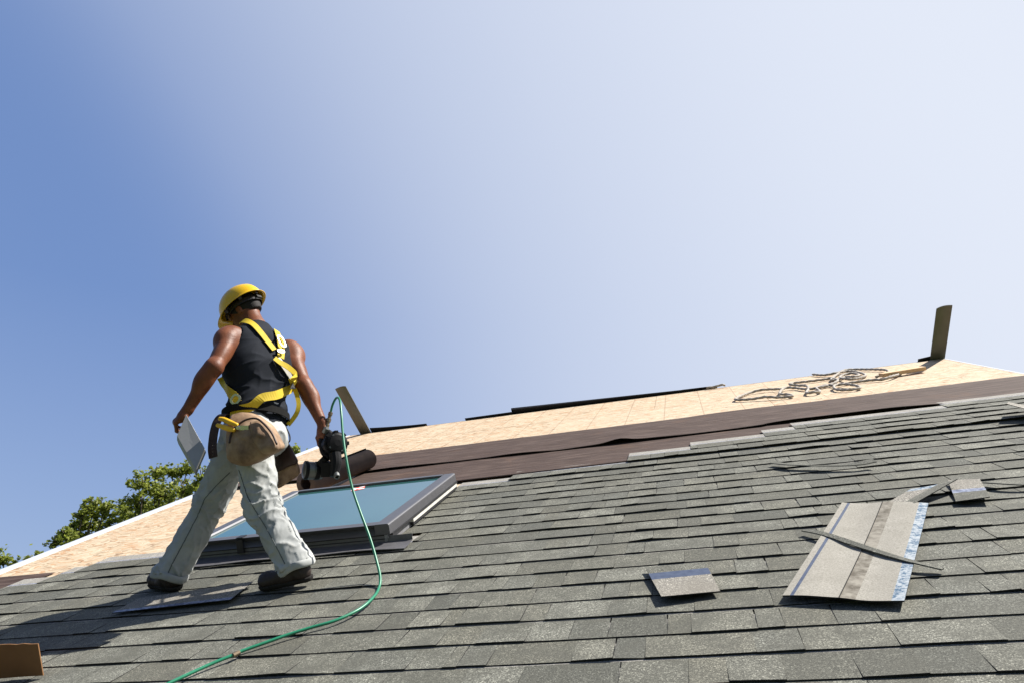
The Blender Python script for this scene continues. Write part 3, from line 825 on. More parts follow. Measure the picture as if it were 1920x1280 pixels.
# seams
SEAM = simple('seam_thread', (.12, .13, .13), .9, .1)
def seam(pts, r=.0028, par=None):
    P = []
    for x, y in pts:
        d = (R @ Vector((x - 960, y - 640, F))).normalized(); hit = jeans_bvh.ray_cast(CAM, d)
        if hit[0] is not None: P.append(hit[0] - d * .0005)
    if len(P) < 3: return
    Q = []
    for i in range(len(P) - 1):
        for k in range(5):
            p = P[i].lerp(P[i + 1], k / 5); h_ = jeans_bvh.find_nearest(p); Q.append(h_[0] + h_[1] * .0004)
    mb = MB(); tube(mb, Q, r, 6); mb.obj('seam', SEAM, jeans, smooth=True)
def dens(a, n=4):
    out = []
    for (x0, y0), (x1, y1) in zip(a[:-1], a[1:]): out += [(x0 + (x1 - x0) * k / n, y0 + (y1 - y0) * k / n) for k in range(n)]
    return out + [a[-1]]
seam(dens([(431, 885), (405, 910), (384, 934), (371, 965), (345, 1015), (322, 1058), (312, 1080)]))
seam(dens([(448, 880), (457, 908), (464, 930), (478, 955), (497, 985), (516, 1020), (535, 1058)]))
# rolled hems
for (d, dd, c_) in ((anL, dL, shL), (anR, dR, shR2)):
    mb = MB(); M = frame_z(d + dd * .006, dd); vs_ = []; seg = 56
    for ri, (r0, z0) in enumerate(((.084, -.022), (.098, -.021), (.100, -.006), (.100, .010), (.095, .017), (.086, .015), (.080, -.020))):
        for k in range(seg):
            a = 2 * math.pi * k / seg; w_ = 1 + .06 * math.sin(2 * a + 1) + .05 * math.sin(3 * a + d.x * 9) + .02 * math.sin(9 * a)
            vs_.append(M @ Vector((r0 * w_ * math.cos(a), r0 * w_ * math.sin(a), z0 + .006 * math.sin(3 * a + 1))))
    fs_ = [(j * seg + k, j * seg + (k + 1) % seg, (j + 1) % 7 * seg + (k + 1) % seg, (j + 1) % 7 * seg + k) for j in range(7) for k in range(seg)]
    mb.add(vs_, fs_); mb.obj('hem', DEN, jeans, smooth=True)

# boots
def boot(toe, heel, up, ank, name='boot'):
    d = (toe - heel).normalized(); up = (up - d * up.dot(d)).normalized(); sd = d.cross(up); L = (toe - heel).length
    P = lambda a, b, c=0: heel + d * (a * L) + up * b + sd * c
    f = Field(*bounds([toe, heel, ank, P(.5, .1)], .09), .005)
    f.cap(P(.16, .045), P(.45, .045), .036, .040, .02, sd, 1.05); f.cap(P(.45, .043), P(.84, .038), .040, .036, .02, sd, 1.28)
    f.ell(P(.86, .040), (.052, .046, .036), Matrix((sd, d, up)).transposed(), .02)
    f.cap(P(.20, .06), ank, .042, .052, .03); f.cap(P(.5, .06), ank, .036, .044, .03)
    f.cut(P(0, .012), -up)
    V, Fc = f.mesh(1)
    V = displace(V, Fc, lambda p, n: .0022 * ridged(p * 26) + .0015 * noise.noise(p * 60))
    b = mesh_obj(name, V, Fc, BOOT, person, smooth=True)
    f = Field(*bounds([toe, heel, P(.5, .02)], .08), .0045)
    f.cap(P(.13, .018), P(.4, .018), .036, .036, .0, sd, 1.02); f.cap(P(.4, .018), P(.86, .018), .036, .042, .02, sd, 1.22)
    f.ell(P(.86, .018), (.054, .048, .03), Matrix((sd, d, up)).transposed(), .01)
    f.cut(P(0, .019), up); f.cut(P(0, -.006), -up)
    V, Fc = f.mesh(0); mesh_obj('sole', V, Fc, SOLE, b, smooth=False)
    return b
BOOT = simple('boot_leather', (.030, .021, .018), .6, .4, bump=.4, bscale=120)
SOLE = simple('boot_sole', (.018, .016, .015), .8, .3)
boot(toeR, heelR, UPN, anR)
boot(toeL, heelL, UPN, anL)

# hard hat
HB = HC + HU * .042 - HF * .004
M = Matrix((HR, HF, HU)).transposed().to_4x4(); M.translation = HB
vs_, fs_ = [], []; seg = 64; prof = []
rings = 22
def hat(shrink):
    out = []
    for j in range(rings + 1):
        ph = math.pi / 2 * (1 - j / rings)          # crown to rim
        for k in range(seg):
            a = 2 * math.pi * k / seg; x, y = math.cos(a), math.sin(a)
            rx, ry, rz_ = .122 - shrink, .150 - shrink, .125 - shrink
            ex = 1.0
            r = math.cos(ph) ** .86; z = math.sin(ph) ** 1.0
            ridge = .006 * max(0, 1 - abs(x) * 5) * max(0, math.sin(ph)) if shrink == 0 else 0
            out.append(Vector((rx * x * r, ry * y * r, rz_ * z - .004 + ridge)))
    # brim: wide flare, long peak in front
    for (e, dz) in ((.006, -.006), (.014, -.009), (.022, -.012)):
        for k in range(seg):
            a = 2 * math.pi * k / seg; x, y = math.cos(a), math.sin(a)
            pk = max(0, y) ** 3 * .034 * (e / .022) + e * .75
            out.append(Vector(((.122 - shrink * .6 + pk * .85) * x, (.150 - shrink * .6 + pk) * y, -.004 + dz - .012 * max(0, y) ** 2 * (e / .022) - (shrink * .8))))
    return out
A_ = hat(0); B_ = hat(.0032); n_ = rings + 3; vs_ = [M @ p for p in A_ + B_]; o = len(A_)
for j in range(n_):
    for k in range(seg):
        a, b, c_, d = j * seg + k, j * seg + (k + 1) % seg, (j + 1) * seg + (k + 1) % seg, (j + 1) * seg + k
        fs_.append((d, c_, b, a)); fs_.append((o + a, o + b, o + c_, o + d))
for k in range(seg): a, b = n_ * seg + k, n_ * seg + (k + 1) % seg; fs_.append((a, o + a, o + b, b))
m = NT('yellow_plastic', .28, .5); v = m.coord(); m.base(m.mix(m.ramp(m.noise(v, 18, 4), [(.5, 0), (.8, .35)]), (.66, .40, .005), (.56, .31, .008)))
m.b.inputs['Subsurface Weight'].default_value = .15; m.b.inputs['Subsurface Radius'].default_value = (.01, .006, .001); m.bump(m.noise(v, 25, 2), .05, .002)
hatob = mesh_obj('hard_hat', vs_, fs_, m.m, person, smooth=True)
mb = MB(); pth, sd = [], []
for k in range(41):
    a = math.pi * 2 * k / 40; pth.append(M @ Vector((.094 * math.cos(a), .116 * math.sin(a) - .006, -.026 + .012 * math.sin(a)))); sd.append(HU)
ribbon(mb, pth, sd, .026, .004)
for k in range(6):
    a = math.pi * (2 * k + 1) / 6; b0_ = Vector((.095 * math.cos(a), .116 * math.sin(a), -.02)); b1_ = Vector((.108 * math.cos(a), .134 * math.sin(a), .012)); b2_ = Vector((.05 * math.cos(a), .06 * math.sin(a), .092))
    pp = spline([b0_, b1_, b2_], 5); ribbon(mb, [M @ x for x in pp], [(M.to_3x3() @ Vector((-math.sin(a), math.cos(a), 0)))] * len(pp), .02, .002)
mb.box(-.022, .022, -.134, -.116, -.045, -.014, 0, M)
mb.obj('headband', simple('black_plastic', (.012, .012, .013), .35, .5), hatob)

# harness straps laid over the shirt
WEB = NT('yellow_webbing', .7, .3); v = WEB.coord(); WEB.base(WEB.mix(WEB.noise(v, 30, 3), (.46, .32, .012), (.58, .43, .03))); WEB.bump(WEB.noise(v, 400, 1), .4, .001); WEB = WEB.m
DWEB = simple('dark_webbing', (.02, .02, .024), .8, .3)
STEEL = simple('steel', (.55, .54, .52), .25, .5, metal=.9, var=.05)
WWEB = simple('pale_label', (.55, .55, .52), .6, .3)
harness = None
def onto(x, y, off, bvh=None, dy=0.0):
    d = (R @ Vector((x - 960, y - 640, F))).normalized()
    best = None
    for bv in (bvh or (shirt_bvh, jeans_bvh)):
        hit = bv.ray_cast(CAM, d)
        if hit[0] is not None and (best is None or hit[3] < best[3]): best = hit
    if best is None: return AY(x, y, YC + dy), -d
    n = best[1] if best[1].dot(d) < 0 else -best[1]
    return best[0] + n * off, n
def strap(pts, w, name='strap', mat=None, offs=None, th=.003, face=None, dy=0.0):
    P, N = [], []
    for i, (x, y) in enumerate(pts):
        p, n = onto(x, y, (offs[i] if offs else .007), dy=dy); P.append(p); N.append(n)
    Q = spline(P, 6); NN = [N[min(int(i / 6), len(N) - 1)].lerp(N[min(int(i / 6) + 1, len(N) - 1)], (i % 6) / 6) for i in range(len(Q))]
    sds = []
    for i in range(len(Q)):
        t = (Q[min(i + 1, len(Q) - 1)] - Q[max(i - 1, 0)]).normalized(); sds.append(t.cross(face if face else NN[i]))
    mb = MB(); ribbon(mb, Q, sds, w, th); return mb.obj(name, mat or WEB, harness if harness else person, smooth=False)
harness = strap([(450, 603), (462, 605), (474, 611), (487, 625), (500, 642), (512, 658)], .040, 'safety_harness', offs=[.012, .014, .012, .012, .012, .014])
strap([(516, 622), (520, 632), (524, 648), (525, 662), (524, 672)], .046, offs=[.012] * 5)
strap([(519, 672), (528, 684), (538, 698), (546, 714)], .034, mat=WWEB, offs=[.010] * 4)
strap([(511, 672), (521, 682), (534, 690), (544, 701), (548, 713)], .034, offs=[.016, .025, .035, .04, .03])
strap([(549, 708), (543, 720), (527, 734), (507, 743), (487, 751), (470, 760), (452, 769), (436, 777)], .050, offs=[.02, .03, .04, .045, .045, .035, .03, .02])
strap([(415, 706), (420, 715), (430, 730), (441, 745), (447, 757)], .052, offs=[.012] * 5)
strap([(552, 728), (557, 741), (560, 757), (557, 772), (549, 785), (540, 796)], .026, offs=[.01] * 6, dy=.12)
strap([(536, 690), (546, 712), (550, 728)], .03, mat=DWEB, offs=[.008] * 3)
def plate(x, y, w, h, ang, name, th=.006, hole=.62, off=.02):
    c, n = onto(x, y, off); up = (CUP - n * CUP.dot(n)).normalized(); M_ = frame_z(c, n, up.cross(n) * math.cos(ang) + up * math.sin(ang))
    mb = MB(); seg = 28; vs_ = []
    for z in (0, th):
        for s_ in (1, hole):
            for k in range(seg):
                a = 2 * math.pi * k / seg; vs_.append(M_ @ Vector((w / 2 * s_ * math.copysign(abs(math.cos(a)) ** .8, math.cos(a)), h / 2 * (1 - (1 - s_) * w / h) * math.copysign(abs(math.sin(a)) ** .8, math.sin(a)), z)))
    fs_ = []
    for k in range(seg):
        k2 = (k + 1) % seg
        fs_ += [(k, k2, seg * 2 + k2, seg * 2 + k), (seg + k2, seg + k, seg * 3 + k, seg * 3 + k2), (seg * 2 + k, seg * 2 + k2, seg * 3 + k2, seg * 3 + k), (k2, k, seg + k, seg + k2)]
    mb.add(vs_, fs_); return mb.obj(name, STEEL, harness)
plate(522, 645, .052, .088, -.1, 'd_ring', .006, .62, .026)
plate(523, 664, .048, .030, -.1, 'buckle', .005, .6, .026)
plate(446, 749, .055, .062, -.6, 'buckle', .008, .6, .024)

# tool belt, pouches
LEA = NT('tan_leather', .7, .35); v = LEA.coord()
c = LEA.ramp(LEA.noise(v, 7, 5, .65), [(.3, (.09, .050, .026)), (.48, (.22, .14, .083)), (.68, (.36, .25, .155))]); LEA.base(c); LEA.bump(LEA.noise(v, 40, 5), .5, .004); LEA = LEA.m
DLEA = simple('dark_leather', (.035, .018, .013), .55, .4, bump=.4, bscale=60)
def pillow(pts, Y, bulge, nrm, name, mat, parent, back=.02, seed=0, fold=.012):
    P = [AY(x, y, Y) if not isinstance(Y, (list, tuple)) else AY(x, y, Y[i]) for i, (x, y) in enumerate(pts)]
    P = spline(P + [P[0]], 5)[:-1]; c = sum(P, Vector()) / len(P); n = len(P); vs_, fs_ = [], []
    S_ = (1.0, .985, .93, .82, .66, .48, .28, .1)
    for s_ in S_:
        for p in P:
            hgt = bulge * (1 - s_ ** 2.6) ** .6; q = c + (p - c) * s_
            w_ = fold * ridged(q * 13 + Vector((seed, 0, 0))) * (1 - s_ ** 4) if s_ < .99 else 0
            vs_.append(q + nrm * (hgt + w_))
    vs_.append(c + nrm * bulge)
    m_ = len(S_)
    for j in range(m_ - 1):
        for k in range(n): k2 = (k + 1) % n; fs_.append((j * n + k, j * n + k2, (j + 1) * n + k2, (j + 1) * n + k))
    for k in range(n): fs_.append(((m_ - 1) * n + k, (m_ - 1) * n + (k + 1) % n, m_ * n))
    b = len(vs_)
    for p in P: vs_.append(c + (p - c) * .97 - nrm * back)
    for k in range(n): k2 = (k + 1) % n; fs_.append((b + k, b + k2, k2, k))
    fs_.append(tuple(b + k for k in range(n))[::-1])
    return mesh_obj(name, vs_, fs_, mat, parent, smooth=True)
beltc = J(481, 783); pth = []; sds = []
for k in range(49):
    a = 2 * math.pi * k / 48; pth.append(beltc + LAT * .196 * math.cos(a) + FWD * .148 * math.sin(a) - FWD * .01 - LAT * .008); sds.append(SPN)
mb = MB(); ribbon(mb, pth, sds, .040, .006); belt = mb.obj('tool_belt', simple('black_belt', (.009, .009, .009), .9, .12), person)
nb = (CB * .80 - CR * .25 + CUP * .05).normalized()
YB = YC - .21
bag = pillow([(436, 776), (455, 772), (476, 778), (488, 786), (505, 800), (520, 826), (524, 841), (500, 856), (478, 868), (459, 873), (434, 866), (428, 850), (428, 820), (430, 795)], YB, .075, nb, 'tool_pouch', LEA, belt, back=.05, seed=1)
pillow([(470, 790), (486, 787), (503, 802), (519, 826), (521, 842), (498, 850), (484, 838), (474, 815)], YB - .055, .035, nb, 'pocket', LEA, belt, back=.02, seed=5)
# piping round the pouch mouth
mb = MB(); tube(mb, spline([AY(x, y, YB - .075) for x, y in ((430, 830), (434, 812), (445, 797), (462, 786), (481, 784), (496, 795), (510, 812), (519, 832))], 6), .0055, 8); mb.obj('pouch_rim', DLEA, belt, smooth=True)
pillow([(528, 838), (541, 836), (554, 858), (561, 876), (559, 890), (540, 903), (520, 914), (511, 890), (513, 862)], YC + .20, .05, (CB * .6 + CR * .5).normalized(), 'tool_pouch', LEA, belt, back=.05, seed=9)
pillow([(523, 822), (538, 826), (552, 850), (558, 866), (540, 874), (514, 884), (510, 860), (512, 836)], YC + .17, .05, (CB * .6 + CR * .5).normalized(), 'pouch_flap', DLEA, belt, back=.03, seed=12)
# hanging belt tail
mb = MB(); pp = spline([AY(x, y, YC + dy) for x, y, dy in ((430, 776, -.17), (418, 777, -.21), (408, 788, -.23), (402, 806, -.235), (399, 826, -.235), (398, 842, -.235), (400, 857, -.23))], 6)
ribbon(mb, pp, [(CR * .9 + CUP * .1)] * len(pp), .046, .006)
tail = mb.obj('belt_tail', DLEA, belt)
mb = MB()
for y_ in (834, 840, 846, 852):
    M_ = frame_z(AY(399.5, y_, YC - .245), CB); mb.lathe([(.002, -.002), (.002, .004)], M_, 8)
mb.obj('rivets', STEEL, tail)
# waistband of the jeans and trouser belt
mb = MB(); pth = []
for k in range(49):
    a = 2 * math.pi * k / 48; pth.append(wai - SPN * .012 + LAT * .168 * math.cos(a) + FWD * .127 * math.sin(a))
ribbon(mb, pth, [SPN] * 49, .042, .006); mb.obj('waistband', simple('white_band', (.55, .55, .57), .8), jeans)
# hammer loop of thin black webbing at the right hip
mb = MB(); tube(mb, spline([AY(x, y, YC + .1) for x, y in ((527, 786), (536, 800), (543, 815), (543, 826), (537, 828), (534, 815), (530, 800))], 6), .004, 6); mb.obj('tool_loop', DWEB, belt, smooth=True)
# yellow-handled pliers stuck in the belt
YH = simple('yellow_grip', (.72, .42, .02), .45, .4)
pl = MB(); z_ = YC - .30
tube(pl, spline([AY(x, y, z_) for x, y in ((411, 784), (420, 786), (432, 791), (445, 796))], 6), lambda t: .010 + .004 * math.sin(t * 3.14), 10)
tube(pl, spline([AY(x, y, z_) for x, y in ((407, 796), (416, 799), (428, 803), (440, 806))], 6), lambda t: .010 + .004 * math.sin(t * 3.14), 10)
pliers = tag(pl.obj('pliers', YH, smooth=True), 'yellow handled pliers tucked in the tool belt at his hip', 'pliers')
pl = MB(); M_ = frame_z(AY(447, 801, z_ + .01), CB, CR); pl.lathe([(.011, -.008), (.013, -.004), (.013, .006), (.009, .009)], M_, 16); pl.box(.005, .055, -.012, .012, -.006, .006, 0, M_)
pl.obj('jaw', STEEL, pliers)

# ------------------------------------------------------------------ what he carries
# bent metal flashing in the left hand
SHEET = simple('coated_sheet', (.27, .27, .265), .38, .5, metal=.2, var=.05)
Ys = YC - .335
A_, B_, C_, D_ = AY(349, 776, Ys + .01), AY(384, 840, Ys + .02), AY(367, 879, Ys - .005), AY(332, 816, Ys - .02)
nS = (B_ - A_).cross(D_ - A_).normalized()
if nS.dot(CB) < 0: nS = -nS
e1 = (C_ - D_).normalized(); fl = (-CB * .022 - (A_ - D_).normalized() * .030)
def slab(pts, nrm, th):
    n = len(pts); vs_ = [p for p in pts] + [p - nrm * th for p in pts]
    return vs_, [tuple(range(n)), tuple(range(2 * n - 1, n - 1, -1))] + [(i, n + i, n + (i + 1) % n, (i + 1) % n) for i in range(n)]
mb = MB()
for k in range(4):                     # a short stack of identical pieces
    o_ = (-CB * .007 - (A_ - D_).normalized() * .006) * k + e1 * (.003 * k)
    mb.add(*slab([A_ + o_, B_ + o_, C_ + o_, D_ + o_], nS, .002))
    f2 = (A_ - D_).normalized(); q1, q2 = D_ + o_ - f2 * .0005, C_ + o_ - f2 * .0005
    mb.add(*slab([q1, q2, q2 + fl, q1 + fl], -f2, .002))
flash = tag(mb.obj('metal_flashing', SHEET), 'bent pale grey metal flashing pieces held in his left hand', 'flashing')
bv = flash.modifiers.new('b', 'BEVEL'); bv.width = .0008

# coil roofing nailer in the right hand
GB = simple('gun_black', (.007, .007, .008), .55, .15, bump=.2, bscale=150)
GS = simple('gun_cast_metal', (.16, .165, .16), .4, .5, metal=.8)
BR = simple('brass', (.22, .17, .11), .4, .5, metal=.7)
YG = Rwr.y
def G(x, y, d=0.0): return AY(x, y, YG + d)
gun = empty('nail_gun', G(615, 850)); tag(gun, 'black coil roofing nail gun hanging from his right hand above the skylight', 'nail gun')
def gpart(mb_, name, mat, **kw):
    o = mb_.obj(name, mat, **kw); o.location = -gun.location; o.parent = gun; return o
def at_(p, r, c1, c2, seg=24, prof=None, mb_=None, m_=0):
    M_ = frame_z(c1, c2 - c1); L = (c2 - c1).length
    (mb_ or MB()).lathe([(a * r, b * L) for a, b in prof], M_, seg, m_); return mb_
ft = Vector((0, 0, 0))
# main housing: round finned head facing us
mb = MB(); c0 = G(629, 831); ax = (CB * .78 + CR * .5 + CUP * .25).normalized()
M_ = frame_z(c0 - ax * .045, ax)
mb.lathe([(.050, -.02), (.062, 0), (.070, .015), (.070, .056), (.064, .064), (.058, .066), (.058, .078), (.046, .088), (.018, .092)], M_, 28)
for k in range(8):
    a = 2 * math.pi * k / 8; mb.box(.055, .074, -.010, .010, .016, .070, 0, M_ @ Matrix.Rotation(a, 4, 'Z'))
gpart(mb, 'housing', GB)
mb = MB(); mb.lathe([(.012, -.02), (.019, -.016), (.019, .012), (.012, .02)], frame_z(G(611, 806, -.02), (CUP + CR * .4), CR), 8); gpart(mb, 'air_block', GS)
for k in range(4):
    a = 2 * math.pi * k / 4 + .5; M2 = M_ @ Matrix.Rotation(a, 4, 'Z') @ Matrix.Translation((.048, 0, .076)); mb = MB(); mb.lathe([(.007, 0), (.007, .010)], M2, 8); gpart(mb, 'bolt', GS)
mb = MB(); tube(mb, spline([G(606, 806), G(604, 820), G(603, 834), G(607, 848), G(618, 858)], 6), .017, 14); tube(mb, [G(607, 806), G(617, 812), G(628, 822)], .022, 14)
gpart(mb, 'handle', GB, smooth=True)
mb = MB(); tube(mb, spline([G(628, 850, -.01), G(630, 866, -.01), G(628, 880, -.01), G(626, 893, -.01)], 4), lambda t: .036 - .012 * t, 12)
mb.box(-.040, .028, -.024, .024, -.045, .035, 0, frame_z(G(617, 877), CUP, CR)); gpart(mb, 'nose_body', GB)
mb = MB(); t_ = (CB * .8 + CR * .35 - CUP * .5).normalized(); mb.lathe([(.011, -.02), (.017, .0), (.017, .022), (.012, .024), (.009, .02), (.009, -.01)], frame_z(G(631, 889, -.02), t_), 18); gpart(mb, 'nose_ring', GS)
mb = MB(); c1 = G(582, 881); ax2 = (CR * -.80 + CUP * .12 + CB * .45).normalized(); M_ = frame_z(c1 - ax2 * -.012, ax2)
mb.lathe([(.030, -.085), (.046, -.080), (.048, -.03), (.050, -.028), (.050, .018), (.046, .026), (.020, .030)], M_, 30)
mag = gpart(mb, 'magazine', GS)
mb = MB(); mb.lathe([(.0515, -.062), (.053, -.058), (.053, -.040), (.0515, -.036)], M_, 30); mb.lathe([(.052, .004), (.054, .008), (.054, .020), (.052, .024)], M_, 30); gpart(mb, 'magazine_band', GB)
mb = MB(); mb.box(-.03, .03, -.018, .018, -.02, .03, 0, frame_z(G(606, 868), (CUP * .6 + CR * .6), CR)); gpart(mb, 'guard', GB)
mb = MB(); tube(mb, spline([G(611, 852), G(604, 858), G(602, 868), G(609, 874)], 5), .004, 6); gpart(mb, 'trigger', GS, smooth=True)
f0, f1_ = G(612, 801), G(622, 766); mb = MB()
mb.lathe([(.014, 0), (.014, .02), (.011, .022), (.011, .035), (.015, .037), (.015, .055), (.010, .057), (.010, .075), (.013, .077), (.013, .095), (.009, .097)], frame_z(f0, f1_ - f0), 14)
gpart(mb, 'air_fitting', BR)

# green air hose: arches off the gun, hangs, then lies on the shingles
zg, zr = depth(f1_), depth(S(*RP(697, 1122)))
air = [(620, 772), (624, 757), (631, 745), (637, 749), (640, 775), (643, 815), (649, 858), (660, 912), (676, 960), (693, 1006), (706, 1050), (713, 1083), (709, 1105)]
hp = [AD(x, y, zg + (zr - zg) * max(0, (i - 2) / (len(air) - 2)) ** 1.0) for i, (x, y) in enumerate(air)]
grd = [(697, 1122), (677, 1139), (651, 1153), (621, 1165), (585, 1175), (543, 1188), (500, 1203), (455, 1219), (440, 1226), (400, 1242), (360, 1260), (315, 1281), (270, 1303), (210, 1335)]
hp += [S(*(lambda q: (q.x, q.y, .026))(RP(x, y, .026))) for x, y in grd]
HOSE = NT('green_hose', .38, .5); v = HOSE.coord(); HOSE.base(HOSE.mix(HOSE.noise(v, 30, 3), (.008, .14, .07), (.02, .22, .12)))
mb = MB(); tube(mb, spline(hp, 8), .0068, 12)
hose = tag(mb.obj('air_hose', HOSE.m, smooth=True), 'thin green air hose looping from the nail gun down over the shingles', 'hose')
mb = MB(); pp = [S(*RP(x, y, .026)) for x, y in ((449, 1222), (437, 1228))]; tube(mb, pp, .0095, 12); o = mb.obj('splice', BR, hose)

# ------------------------------------------------------------------ loose things on the roof
def roofgrid(name, quad, n0, mat=None, mats=None, mfun=None, nu=14, nv=12, warp=None, th=.004, tint=.6):
    """thin sheet laid on the roof; quad = four (u, v) corners tl, tr, br, bl"""
    P = [Vector((a, b, 0)) for a, b in quad]; vs_, fs_, mi, at = [], [], [], []
    for layer in (0, 1):
        for j in range(nv + 1):
            for i in range(nu + 1):
                s_, t_ = i / nu, j / nv
                p = P[3].lerp(P[2], s_).lerp(P[0].lerp(P[1], s_), t_)
                z = n0 + (warp(s_, t_) if warp else 0) + (th if layer == 0 else 0)
                vs_.append(Vector((p.x, p.y, z))); at.append(tint)
    W = nu + 1; o_ = (nu + 1) * (nv + 1)
    for j in range(nv):
        for i in range(nu):
            a = j * W + i; fs_.append((a, a + 1, a + W + 1, a + W)); mi.append(mfun((i + .5) / nu, (j + .5) / nv) if mfun else 0)
            fs_.append((o_ + a + W, o_ + a + W + 1, o_ + a + 1, o_ + a)); mi.append(len(mats or [0]) - 1)
    ed = [(i, i + 1) for i in range(nu)] + [(nu + j * W, nu + (j + 1) * W) for j in range(nv)] + [(nv * W + i + 1, nv * W + i) for i in range(nu)] + [((j + 1) * W, j * W) for j in range(nv)]
    for a, b in ed: fs_.append((a, o_ + a, o_ + b, b)); mi.append(len(mats or [0]) - 1)
    return mesh_obj(name, vs_, fs_, mat, roof=True, mats=mats, midx=mi, attrs={'tint': at, 'hue': [.2] * len(at)}, smooth=False)
def q4(*pts, n=.03): return [tuple(RP(x, y, n)[:2]) for x, y in pts]
def rect(c0, c1, v_, w):              # strip between two points
    pass
# upside-down shingle: sanded tan back, blue tape, pale sealant band
BACK = NT('sanded_back', .9, .15); v = BACK.coord()
c = BACK.ramp(BACK.noise(v, 6, 5, .6), [(.3, (.275, .262, .225)), (.7, (.35, .333, .292))]); c = BACK.mix(BACK.ramp(BACK.noise(v, 160, 3, .8), [(.35, .8), (.6, 0)]), c, (.17, .158, .132))
BACK.base(c); BACK.bump(BACK.noise(v, 300, 2), .4, .002); BACK = BACK.m
STAIN = NT('stained_back', .9, .15); v = STAIN.coord(); STAIN.base(STAIN.mix(STAIN.ramp(STAIN.noise(v, 20, 6, .7), [(.35, 0), (.6, 1)]), (.10, .088, .07), (.25, .232, .195))); STAIN = STAIN.m
PALE = NT('sealant_band', .8, .15); v = PALE.coord(); PALE.base(PALE.ramp(PALE.noise(v, 45, 5, .75), [(.42, (.06, .11, .17)), (.56, (.33, .36, .38))])); PALE = PALE.m
Q = q4((1579, 943), (1741, 943), (1696, 1128), (1467, 1115), n=.032)
def wf(s_, t_): return .008 * (1 - t_) ** 2 * (.6 + .4 * s_) + .012 * math.exp(-((s_ - .52) / .12) ** 2) * .3 + .010 * (t_ ** 3) + .004 * math.sin(s_ * 7 + t_ * 3)
def mf(s_, t_):
    if .062 < s_ < .095: return 1
    if s_ > .895: return 2
    if .485 < s_ < .515 or (.515 <= s_ < .61 and True): return 3
    return 0
back = roofgrid('shingle', Q, .022, mats=[BACK, FILM, PALE, STAIN, EDGE], mfun=mf, nu=60, nv=24, warp=wf, th=.005)
tag(back, 'upside-down shingle showing its tan back with a blue stripe and a pale speckled band', 'shingle')
mb = MB(); pa = Vector(Q[3]).lerp(Vector(Q[2]), .487); pb = Vector(Q[0]).lerp(Vector(Q[1]), .487)
tube(mb, [Vector((pa.x + (pb.x - pa.x) * k / 20, pa.y + (pb.y - pa.y) * k / 20, .0285 + wf(.487, k / 20) + .0005)) for k in range(21)], .002, 6); o = mb.obj('lap_edge', EDGE, roof=False); o.parent = back
# a curled sliver of shingle lying across it
def sliver(name, pts, w, hs, label, cat='shingle offcut', th=.005, twist=.5, mat=None):
    P = []
    for (x, y), h_ in zip(pts, hs):
        q = RP(x, y, h_); P.append(S(q.x, q.y, h_))
    P = spline(P, 8); n = len(P); mbx = MB(); vs_ = []; at = []
    for i, p in enumerate(P):
        t = (P[min(i + 1, n - 1)] - P[max(i - 1, 0)]).normalized(); x = t.cross(UPN).normalized(); nn = x.cross(t)
        a = twist * math.sin(i / n * 5); x2 = x * math.cos(a) + nn * math.sin(a); n2 = x2.cross(t)
        for a_, b_ in ((-1, -1), (1, -1), (1, 1), (-1, 1)): vs_.append(p + x2 * a_ * w / 2 * (1 + .15 * noise.noise(p * 40)) + n2 * b_ * th / 2)
    fs_ = [(i * 4 + k, i * 4 + (k + 1) % 4, (i + 1) * 4 + (k + 1) % 4, (i + 1) * 4 + k) for i in range(n - 1) for k in range(4)] + [(3, 2, 1, 0), tuple(range((n - 1) * 4, n * 4))]
    return tag(mesh_obj(name, vs_, fs_, mat or SHING, attrs={'tint': [.2] * len(vs_), 'hue': [.1] * len(vs_)}), label, cat)
sliver('shingle_strip', [(1507, 993), (1545, 1000), (1600, 1018), (1655, 1036), (1710, 1052), (1768, 1066)], .028, [.028, .036, .040, .040, .038, .026], 'narrow dark curled shingle strip lying across the upside-down shingle', twist=-.15)
# loose cut pieces
def loose(name, pts, label, mats, mf_, n=.03, warp=None, nu=12, nv=14, tint=.4, **kw):
    return tag(roofgrid(name, q4(*pts, n=n), n - .006, mats=mats, mfun=mf_, warp=warp, nu=nu, nv=nv, tint=tint, **kw), label, 'shingle offcut')
LIGHTG = NT('pale_granules', .85, .25); granule(LIGHTG, (.22, .208, .18), (.34, .325, .288), speck=.85); LIGHTG = LIGHTG.m
band = lambda lo_, hi_: (lambda s_, t_: 0 if t_ < lo_ else (1 if t_ < hi_ else 2))
loose('shingle_offcut', ((1210, 1062), (1322, 1052), (1350, 1106), (1241, 1122)), 'cut shingle piece with dark blue stripe, lying alone left of the big upside-down shingle', [LIGHTG, FILM, SHING, EDGE], band(.60, .76), warp=lambda s_, t_: .012 * (1 - t_) ** 2 * (1 - s_))
loose('shingle_offcut', ((1708, 917), (1797, 906), (1712, 943), (1666, 939)), 'slanting cut shingle piece just above the upper edge of the upside-down shingle', [LIGHTG, PALE, SHING, EDGE], lambda s_, t_: 2 if s_ > .62 else (1 if t_ > .8 else 0), n=.04, warp=lambda s_, t_: .022 * s_ ** 2 * t_ + .006 * t_)
loose('shingle_offcut', ((1777, 898), (1837, 896), (1857, 935), (1792, 938)), 'small cut shingle piece with a blue stripe, farthest up at the right', [SHING, SEAL, LIGHTG, EDGE], band(.38, .52), n=.03, warp=lambda s_, t_: .014 * s_ * (1 - t_))
loose('shingle_offcut', ((262, 1119), (475, 1088), (432, 1122), (210, 1147)), "flat pale shingle piece under the roofer's feet with a blue line at its lower edge", [LIGHTG, SEAL, EDGE], lambda s_, t_: 1 if t_ < .12 else 0, n=.030, nu=16, tint=.2)
